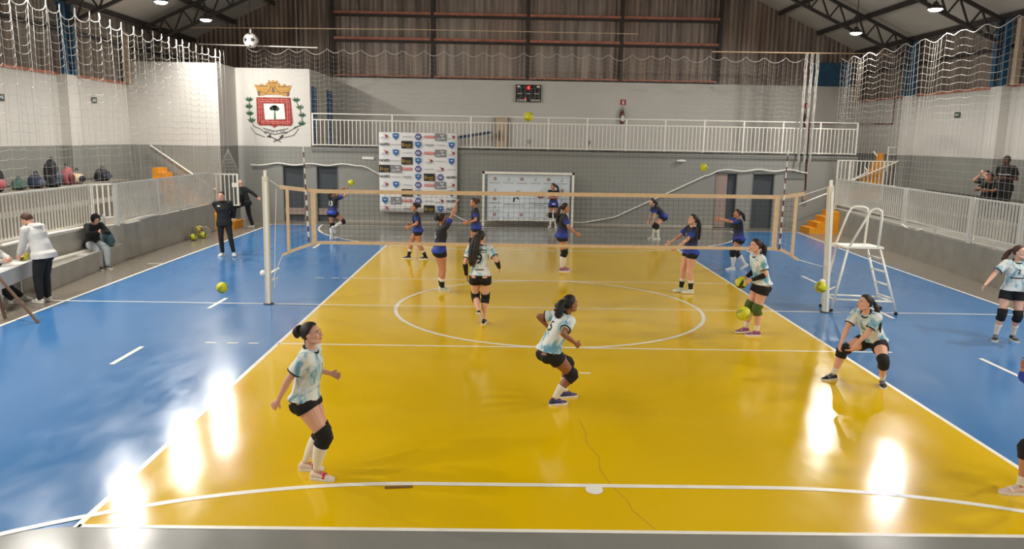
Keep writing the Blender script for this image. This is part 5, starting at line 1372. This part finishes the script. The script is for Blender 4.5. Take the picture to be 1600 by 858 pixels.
WT = dict(top='white', bottom='shorts', hem=.025, short_len=.36, sock='mid', skin='light', hair='dark')
BT = dict(top='bluejersey', bottom='shorts', sock='tall', skin='light', hair='dark', vox=.011)
def L_(base, **k): d = dict(base); d.update(k); return d
# 1 foreground player with a hair bun
person('player with dark hair bun, white teal jersey and red white shoes, nearest on the left', (-2.75, -7.92), -4, 1.6,
       dict(pel=(-.07, 0, .80), lean=7, curve=4, fl=(-.13, .1, 0, 6), fr=(.05, -.1, 0, -8), hr=(-.36, -.2, .72), er=(-.5, -.3, .1), hl=(.12, .24, 1.0), el=(-.6, .3, -.5), hd=(-6, -12), curl=.6, hdirr=(-.5, 0, -.6)),
       L_(WT, vox=.0065, hem=.02, loose=.012, hairstyle='bun', hair='brown' if 0 else 'dark', shoe='redwhite', leg=1.14, bulk=1.08, sock='tall', short_len=.24, prints=(('7', .1, .02, 'front', 'grey'),), stripes=((-.17, .16, .012, 'front', 'grey', 0),)))
# 2 centre player
person('crouching player with dark curly ponytail in the middle of the near court', (-.17, -5.63), 22, 1.62,
       dict(pel=(-.17, 0, .68), lean=27, curve=10, fl=(.13, .12, .0, 0), fr=(-.13, -.1, 0, 0), hr=(.04, -.3, .86), er=(-.7, -.5, -.2), hl=(-.02, .3, .9), el=(-.8, .5, .1), hd=(4, -4), curl=.9, swing=(-.02, -.02, 0)),
       L_(WT, vox=.0075, skin='brown', hair='black', hairstyle='curlpony', shoe='blue', leg=1.08, bulk=1.06, prints=(('5', .2, -.06, 'back', 'black'),), stripes=((.09, .16, .02, 'back', 'black', 0),)))
# 3 crouching right player
person('low crouching player with braid and black shoes by the right sideline', (4.1, -4.64), 222, 1.6,
       dict(pel=(-.2, .08, .6), lean=30, curve=10, side=0, twist=-8, fr=(.155, -.3, 0, -25), fl=(-.12, .3, 0, 30), kr=(1, -.55, 0), kl=(1, .6, 0), hr=(.3, -.16, .6), hl=(.3, .02, .58), er=(-.2, -.7, 0), el=(-.2, .7, 0), hd=(-32, -8), curl=.5),
       L_(WT, vox=.0075, skin='light', hairstyle='braid', shoe='black', leg=1.12, bulk=1.06, sock='ankle', ponyoff=(.02, .1, 0)))
# 4 right edge player
person('standing player with outstretched arm at the right frame edge on the blue floor', (7.82, -2.1), 252, 1.68,
       dict(pel=(-.02, .02, .85), lean=3, twist=6, fr=(.0, -.16, 0, -16), fl=(-.08, .12, 0, 10), hr=(.22, -.46, .98), er=(-.3, -.6, -.5), hl=(.24, .2, 1.0), el=(-.3, .6, -.5), hd=(42, -6), swing=(0, -.04, 0)),
       L_(WT, vox=.009, skin='fair', hair='brown', hairstyle='pony', ponyoff=(.05, -.06, 0), shoe='black', leg=1.02, sock='mid', prints=(('2', .1, .03, 'front', 'black'),), stripes=((-.08, .22, .02, 'front', 'black', 0),)))
# 5 player mostly outside the right frame edge
person('player cut by right frame edge, bent leg with black knee pad and pink shoe', (4.1, -8.05), 178, 1.66,
       dict(pel=(-.36, -.02, .68), lean=34, curve=8, fl=(.0, .12, 0, -4), fr=(-.62, -.16, 0, -14), hl=(-.3, .3, .8), hr=(-.3, -.26, .82), el=(-.6, .6, -.1), er=(-.6, -.6, -.1), hd=(0, -12), curl=.5),
       L_(WT, vox=.0075, top='blue', skin='tan', hairstyle='pony', shoe='pink', leg=1.06, sock='ankle'))
# 6 number 9
person('player number 9 seen from behind with very long dark hair, one foot lifted', (-1.3, -1.42), 82, 1.68,
       dict(pel=(0, .02, .86), lean=4, fr=(.0, -.05, 0, 4), fl=(-.2, .0, .17, 0, 50), kl=(1, .35, 0), hl=(.02, .27, .86), hr=(.1, -.3, 1.0), el=(-.7, .4, 0), er=(-.8, -.3, 0), hd=(-22, -4), swing=(-.03, .06, 0), side=-2),
       L_(WT, vox=.009, skin='light', hairstyle='long', shoe='black', leg=1.08, sock='none', arm_sleeve=True, prints=(('9', .26, -.06, 'back', 'black'),), stripes=((.1, .2, .02, 'back', 'black', -.03), (.06, .2, .012, 'back', 'black', -.03), (-.24, .16, .018, 'back', 'black', 0))))
# 7 player holding a ball
r7, j7 = person('player holding a yellow ball at her waist by the right net post', (3.47, -1.96), 186, 1.7,
       dict(pel=(-.08, 0, .86), lean=12, curve=8, fl=(-.02, .07, 0, -10), fr=(.1, -.12, 0, 6), hl=(.15, .12, .97), hr=(.15, -.12, .97), el=(-.7, .4, -.2), er=(-.7, -.4, -.2), hd=(0, -2), hdirl=(.5, -.15, -.3), hdirr=(.5, .15, -.3), palml=(.1, -1, 0), palmr=(.1, 1, 0), curl=.4),
       L_(WT, vox=.009, skin='light', hairstyle='pony', shoe='purple', leg=1.1, knee='olive', sock='ankle', arm_sleeve=True, bulk=1.02, prints=(('3', .2, -.04, 'back', 'black'),), stripes=((.09, .18, .02, 'back', 'black', 0), (-.2, .15, .02, 'back', 'black', 0))))
a7 = D2(186); b7 = V(.29, 0, .93)*1.0
ball((3.47+b7.x*math.cos(a7), -1.96+b7.x*math.sin(a7), b7.z), 'yellow and dark volleyball held in both hands by the player at the right', BM, rot=(.4, .2, .9))
# 8 blue player with raised arm
person('blue team player with raised arm and bun, left of player number 9 behind the net', (-2.28, 1.58), 24, 1.68,
       dict(pel=(0, 0, .87), lean=4, fr=(.03, -.07, 0, 0), fl=(.06, .07, 0, 4), hr=(.32, -.1, 1.86), er=(.3, -.6, -.5), hl=(.34, .14, 1.62), el=(.2, .6, -.6), hd=(0, -8), curl=.25, shrug=(0, .02, .03, .05), palmr=(1, 0, 0), palml=(1, 0, 0)),
       L_(BT, vox=.01, skin='tan', hairstyle='bun', shoe='mint', knee=None, sock='mid', brace=True, leg=1.08, prints=(('6', .2, -.04, 'back', 'grey'),)))
# 9 striding left
person('blue team player striding left with wide set feet under the sponsor banner', (-3.25, 6.08), 190, 1.58,
       dict(pel=(0, 0, .82), lean=5, fl=(-.22, .05, 0, -10), fr=(.25, -.1, 0, 0), hl=(.24, .18, .95), hr=(.2, -.16, .98), hd=(0, -2), swing=(-.03, 0, 0)),
       L_(BT, skin='tan', hairstyle='bun', shoe='black', knee=None, sock='mid', brace=True, leg=1.06, prints=(('4', .14, .0, 'front', 'white'),)))
# 10 hitter at far left
person('blue team player number 13 running to hit a ball at the far left', (-6.35, 9.81), 52, 1.62,
       dict(pel=(0, 0, .88), lean=5, fl=(-.02, .06, 0, 0), fr=(-.12, -.2, .36, 0, 60), kr=(1, -.3, 0), hr=(.42, -.22, 1.62), hl=(.4, .0, 1.6), er=(.2, -.6, -.5), el=(.2, .6, -.6), hd=(-10, -14), curl=.25),
       L_(BT, skin='tan', hairstyle='pony', shoe='white', leg=1.04, prints=(('13', .22, -.06, 'back', 'white'),)))
# 11 half hidden by number 9
person('blue team player facing left, half hidden behind player number 9', (-1.67, 6.24), 188, 1.66,
       dict(pel=(0, 0, .88), lean=2, fl=(-.06, .1, 0, 0), fr=(.1, -.1, 0, 0), hl=(.22, .1, 1.02), hr=(.24, -.06, 1.02), hd=(0, 0)),
       L_(BT, skin='tan', hair='brown', hairstyle='bun', shoe='white', leg=1.0, prints=(('8', .14, .0, 'front', 'white'),)))
# 12 purple shoes
person('blue team player with long ponytail and purple shoes right of the sponsor board', (.6, 4.44), 4, 1.72,
       dict(pel=(-.02, 0, .87), lean=2, fl=(.04, .09, 0, 0), fr=(-.02, -.09, 0, -4), hr=(.28, -.22, .96), hl=(.26, .2, .98), hd=(0, -2), swing=(-.04, 0, 0)),
       L_(BT, skin='tan', hairstyle='longpony', tie='white', shoe='purple', leg=1.16, bulk=1.08))
# 13 arms crossed by the board
person('blue team player with crossed arms standing in front of the sponsor board', (.97, 14.3), 258, 1.66,
       dict(pel=(0, 0, .88), lean=1, fl=(0, .1, 0, 14), fr=(0, -.1, 0, -10), hl=(.2, -.1, 1.14), hr=(.22, .1, 1.16), el=(.0, .8, -.5), er=(.0, -.8, -.5), hd=(-52, 2), curl=.6, hdirl=(.0, -1, .1), hdirr=(0, 1, .1)),
       L_(BT, vox=.0115, skin='tan', hairstyle='pony', ponyoff=(.04, .08, 0), shoe='white', leg=1.0, stripes=((-.3, .1, .05, 'front', 'white', .03),)))
# 14 bending
person('blue team player bending forward with hands on her knees at the far court', (4.34, 11.34), 184, 1.62,
       dict(pel=(-.18, 0, .78), lean=46, curve=10, fl=(-.02, .1, 0, 0), fr=(.12, -.1, 0, 0), hl=(.2, .12, .58), hr=(.3, -.12, .58), el=(-.3, .5, .3), er=(-.3, -.5, .3), hd=(0, -6), curl=.4),
       L_(BT, vox=.0115, skin='light', hairstyle='pony', shoe='mint', leg=1.04, stripes=((.1, .2, .03, 'back', 'white', 0),)))
# 15 looking up
person('blue team player number 1 looking up with black ankle braces, near the right net end', (3.17, 1.79), 192, 1.72,
       dict(pel=(-.03, 0, .88), lean=-2, fl=(-.04, .08, 0, -8), fr=(.1, -.1, 0, 2), hl=(.36, .16, 1.0), hr=(.4, -.12, 1.06), hd=(0, -14), curl=.3),
       L_(BT, vox=.01, skin='light', hairstyle='longpony', tie='white', shoe='mint', knee=None, brace=True, sock='mid', leg=1.12, bulk=1.04, prints=(('1', .16, .0, 'front', 'white'),)))
# 16 arms out
person('blue team player with both arms stretched out to the left, before the right grey doors', (5.22, 5.15), 186, 1.62,
       dict(pel=(-.04, 0, .83), lean=6, fl=(.1, .08, 0, -8), fr=(-.3, -.08, .05, -10, 30), hl=(.58, .12, 1.34), hr=(.58, -.06, 1.36), el=(0, .4, -.8), er=(0, -.4, -.8), hd=(0, -6), curl=.25, swing=(-.05, 0, 0)),
       L_(BT, skin='tan', hairstyle='pony', shoe='white', leg=1.1, bulk=1.04, prints=(('8', .18, -.04, 'back', 'grey'),)))
ML = dict(male=True, sleeves='full', top='black', bottom='black', knee=None, sock='none', hairstyle='crop', hair='dark', loose=.02, inf=.018, vox=.011, hem=-.09)
# 17 coach
person('man in black tracksuit and white shoes, hands behind his back, on the left blue floor', (-8.45, 6.12), 276, 1.75,
       dict(pel=(0, -.05, .87), lean=-1, side=3, fl=(.05, .17, 0, 20), fr=(0, -.12, 0, -18), hl=(-.16, .04, .92), hr=(-.16, -.04, .92), el=(-.4, .9, 0), er=(-.4, -.9, 0), hd=(-6, 4)),
       L_(ML, skin='light', shoe='white', legw=.92, stripes=((.09, .07, .02, 'front', 'white', -.07),)))
# 18 man running up the step
person('bald man in black running through the gate at the far left corner', (-9.98, 12.7), 168, 1.72,
       dict(pel=(.06, 0, .86), lean=16, fl=(.5, .05, .245, 0), fr=(-.12, -.08, 0, 0), hl=(.1, .3, .9), hr=(-.3, -.28, 1.0), er=(-.8, -.3, .2), hd=(0, 6)),
       L_(ML, skin='light', hairstyle='none', shoe='white', vox=.0115))
# 19 seated girl
person('person in black hood and pale jeans sitting on the concrete ledge looking at a phone', (-10.7, 3.8), -36, 1.66,
       dict(pel=(-.36, 0, .565), lean=10, curve=18, fl=(.08, .1, 0, 6), fr=(.1, -.1, 0, -8), hl=(.06, .06, .9), hr=(.06, -.06, .9), el=(-.2, .8, -.5), er=(-.2, -.8, -.5), hd=(0, 30), curl=.9),
       dict(top='navyblack', sleeves='full', hood='up', bottom='jeans', knee=None, sock='none', shoe='black', skin='light', hair='dark', hairstyle='pony', vox=.0095, loose=.025, inf=.022, slw=1.15, legw=1.25, hem=-.06))
# 20 standing official
person('man in white hoodie and black trousers leaning over the officials desk', (-9.83, -.15), 170, 1.78,
       dict(pel=(-.04, 0, .87), lean=16, curve=16, fl=(.0, .1, 0, 0), fr=(.02, -.1, 0, 6), hl=(.34, .12, .83), hr=(.4, -.06, .86), el=(-.7, .4, -.1), er=(-.7, -.4, -.1), hd=(6, 24)),
       L_(ML, skin='light', hair='brown', hairstyle='short', top='whitehood', hood='down', bottom='black', shoe='white', vox=.0085, loose=.04, inf=.028, slw=1.15, legw=1.12, hem=-.06))
# 21 seated official
person('man in pale sweater seated writing at the officials desk', (-10.62, -.38), 2, 1.76,
       dict(pel=(-.32, 0, .56), lean=18, curve=14, fl=(.26, .34, 0, 12), fr=(.24, .08, 0, 0), hl=(.2, .16, .8), hr=(.22, -.1, .8), el=(-.4, .7, -.2), er=(-.4, -.7, -.2), hd=(0, 22), curl=.6),
       L_(ML, skin='light', hair='dark', hairstyle='short', top='lightgrey', shoe='white', vox=.009, loose=.03, inf=.022, slw=1.1))
# 22-24 spectators
SP = L_(ML, top='charcoal', sleeves='short', bottom='black', hairstyle='short', hair='black', shoe='black', vox=.011, legw=1.0)
person('spectator in dark shirt with hands at his face on the right stand', (12.95, 7.45), 212, 1.72,
       dict(pel=(-.32, 0, .53), lean=14, curve=12, fl=(.1, .14, 0, 8), fr=(.1, -.14, 0, -8), hl=(.13, .04, 1.18), hr=(.13, -.04, 1.18), el=(.3, .9, -.7), er=(.3, -.9, -.7), hd=(0, 4), hdirl=(.0, -.2, 1), hdirr=(.0, .2, 1), palml=(-.3, -1, 0), palmr=(-.3, 1, 0)), L_(SP, skin='light', stripes=((-.02, .2, .05, 'front', 'grey', 0), (-.1, .2, .03, 'front', 'grey', 0))), z0=1.28)
person('spectator in black shirt standing at the right frame edge behind the others', (12.9, 6.35), 205, 1.78,
       dict(pel=(0, 0, .87), lean=3, hl=(.16, .1, 1.1), hr=(.16, -.1, 1.1), hd=(0, 6)), L_(SP, skin='dark', top='black', stripes=((.0, .3, .02, 'front', 'white', 0),)), z0=1.28)
person('dark haired spectator in black seated low beside the standing one at the right edge', (12.75, 6.85), 205, 1.7,
       dict(pel=(-.3, 0, .53), lean=20, curve=14, fl=(.1, .14, 0), fr=(.1, -.14, 0), hl=(.3, .16, .8), hr=(.3, -.16, .8), hd=(0, 10)), L_(SP, skin='brown', top='black'), z0=1.28)

# ================================================================ OFFICIALS' CORNER
dk = thing('desk', 'pale grey desk with papers at the left frame edge', 'desk', (-10.42, -.43, 0), D2(101))
MB().bb((-.84, -.28, .71), (.84, .28, .745)).build('desk_top', M['desk'], dk)
MB().bb((-.8, -.26, .44), (.82, -.24, .71)).build('modesty_panel', M['desk'], dk)
for x, y0, y1 in ((-.74, -.24, .1), (.66, -.06, .1)):
    l = MB().bb((x-.035, y0, .04), (x+.035, y1, .71)).build('leg_panel', M['desk'], dk); MB().bb((x-.04, y0-.04, 0), (x+.04, y1+.16, .04)).build('foot_bar', M['desk'], l)
ppr = lambda lab, x, y, w, h_, rz: tag(MB().box((0, 0, .002), (w, h_, .004)).build('paper_sheet', [M['paper']]), lab, 'paper')
for lab, x, y, w, h_, rz in (('white score sheet under the hands of the standing official', -10.36, -.05, .3, .42, .2), ('white papers at the left end of the desk', -10.3, -.72, .3, .22, -.2)):
    o = ppr(lab, x, y, w, h_, rz); o.location = (x, y, .747); o.rotation_euler = (0, 0, rz)
ball((-10.42, .24, .85), 'yellow ball on the desk behind the hands of the standing official', BM)
ph = thing('pencil_case', 'dark pencil case on the desk before the seated official', 'case', (-10.5, -.5, .748), 1.4); MB().loft([[(x, .04*math.cos(2*PI*j/12)*k, .035+.035*math.sin(2*PI*j/12)*k) for j in range(12)] for x, k in ((-.13, .6), (-.12, 1), (.12, 1), (.13, .6))]).build('pouch', M['black_plastic'], ph, True); MB().bb((-.12, -.004, .068), (.12, .004, .074)).build('zip', M['grey_print'], ph)
cp = thing('folded_cloth', 'small mauve folded cloth on the left end of the desk', 'cloth', (-10.4, -.95, .752)); MB().ell((0, 0, .045), (.16, .12, .05)).ell((.03, .02, .09), (.1, .08, .035)).build('cloth', mat('mauve_cloth', (120, 96, 116), .9), cp, True)
st_ = thing('stool', 'dark stool under the seated official', 'stool', (-10.95, -.38, 0)); MB().box((0, 0, .42), (.4, .4, .05)).build('seat', M['black_plastic'], st_)
for x in (-.16, .16):
    for y in (-.16, .16): MB().tube([(x, y, 0), (x, y, .4)], .016, 6).build('leg', M['dark_steel'], st_)
ea = thing('easel', 'brown wooden easel leg standing on the blue floor at the left edge', 'easel', (0, 0, 0))
MB().beam((-8.97, -1.85, .0), (-9.72, -1.85, .98), .05, .03).build('leg', M['wood'], ea); MB().beam((-10.25, -1.85, 0), (-9.74, -1.85, .98), .05, .03).build('leg', M['wood'], ea)
MB().beam((-9.73, -1.55, 0), (-9.73, -1.83, .98), .05, .03).build('leg', M['wood'], ea); MB().bb((-9.8, -1.88, .96), (-9.66, -1.8, 1.02)).build('cap', M['wood'], ea)
# on and by the ledge
bk = thing('backpack', 'teal grey backpack on the ledge behind the hooded person', 'bag', (-10.86, 4.5, .45), .5)
MB().loft([[(.13*k*math.cos(2*PI*j/16), .17*k*math.sin(2*PI*j/16), zz) for j in range(16)] for k, zz in ((.8, 0), (1, .05), (1.02, .2), (.85, .32), (.4, .38))]).build('body', mat('teal_bag_fabric', (70, 104, 110), .85), bk, True)
MB().ell((.11, 0, .14), (.05, .11, .09)).build('front_pocket', mat('teal_bag_pocket', (62, 92, 98), .85), bk, True); MB().tube([(0, -.05, .37), (0, 0, .43), (0, .05, .37)], .012, 6).build('handle', M['black_plastic'], bk, True)
bkk = thing('notebook', 'white notebook lying on the ledge left of the hooded person', 'notebook', (-10.72, 3.02, .452), .25); MB().bb((-.1, -.15, 0), (.1, .15, .006)).build('cover', M['paper'], bkk); MB().bb((-.095, -.145, .006), (.095, .145, .018)).build('pages', M['white_plastic'], bkk)
bx_ = thing('sill_plate', 'white flat board on the wall top right of the hooded person', 'board', (-10.84, 5.6, .93)); MB().bb((-.1, -.35, 0), (.14, .4, .025)).build('plate', M['white_plastic'], bx_)
bo = thing('water_bottle', 'clear grey bottle standing on the wall beside the hooded person', 'bottle', (-11.05, 4.72, .93)); MB().loft([[(q_*math.cos(2*PI*j/12), q_*math.sin(2*PI*j/12), zz) for j in range(12)] for q_, zz in ((.034, 0), (.036, .02), (.036, .2), (.015, .25), (.015, .28))]).build('body', mat('grey_bottle_plastic', (150, 158, 160), .2), bo, True); MB().tube([(0, 0, .27), (0, 0, .3)], .018, 8).build('cap', M['white_plastic'], bo)
a19 = D2(-36); v19 = V(.15, 0, .9)*(1.66/1.65)
pn = thing('mobile_phone', 'mobile phone held in the hands of the hooded person', 'phone', (-10.7+v19.x*math.cos(a19), 3.8+v19.x*math.sin(a19), v19.z), a19)
Rp = Matrix.Rotation(D2(-35), 3, 'Y')
MB().box((0, 0, 0), (.008, .07, .145), Rp).build('case', M['black_plastic'], pn); MB().box(Rp @ V(-.005, 0, 0), (.002, .062, .132), Rp).build('screen', M['pale_print'], pn)
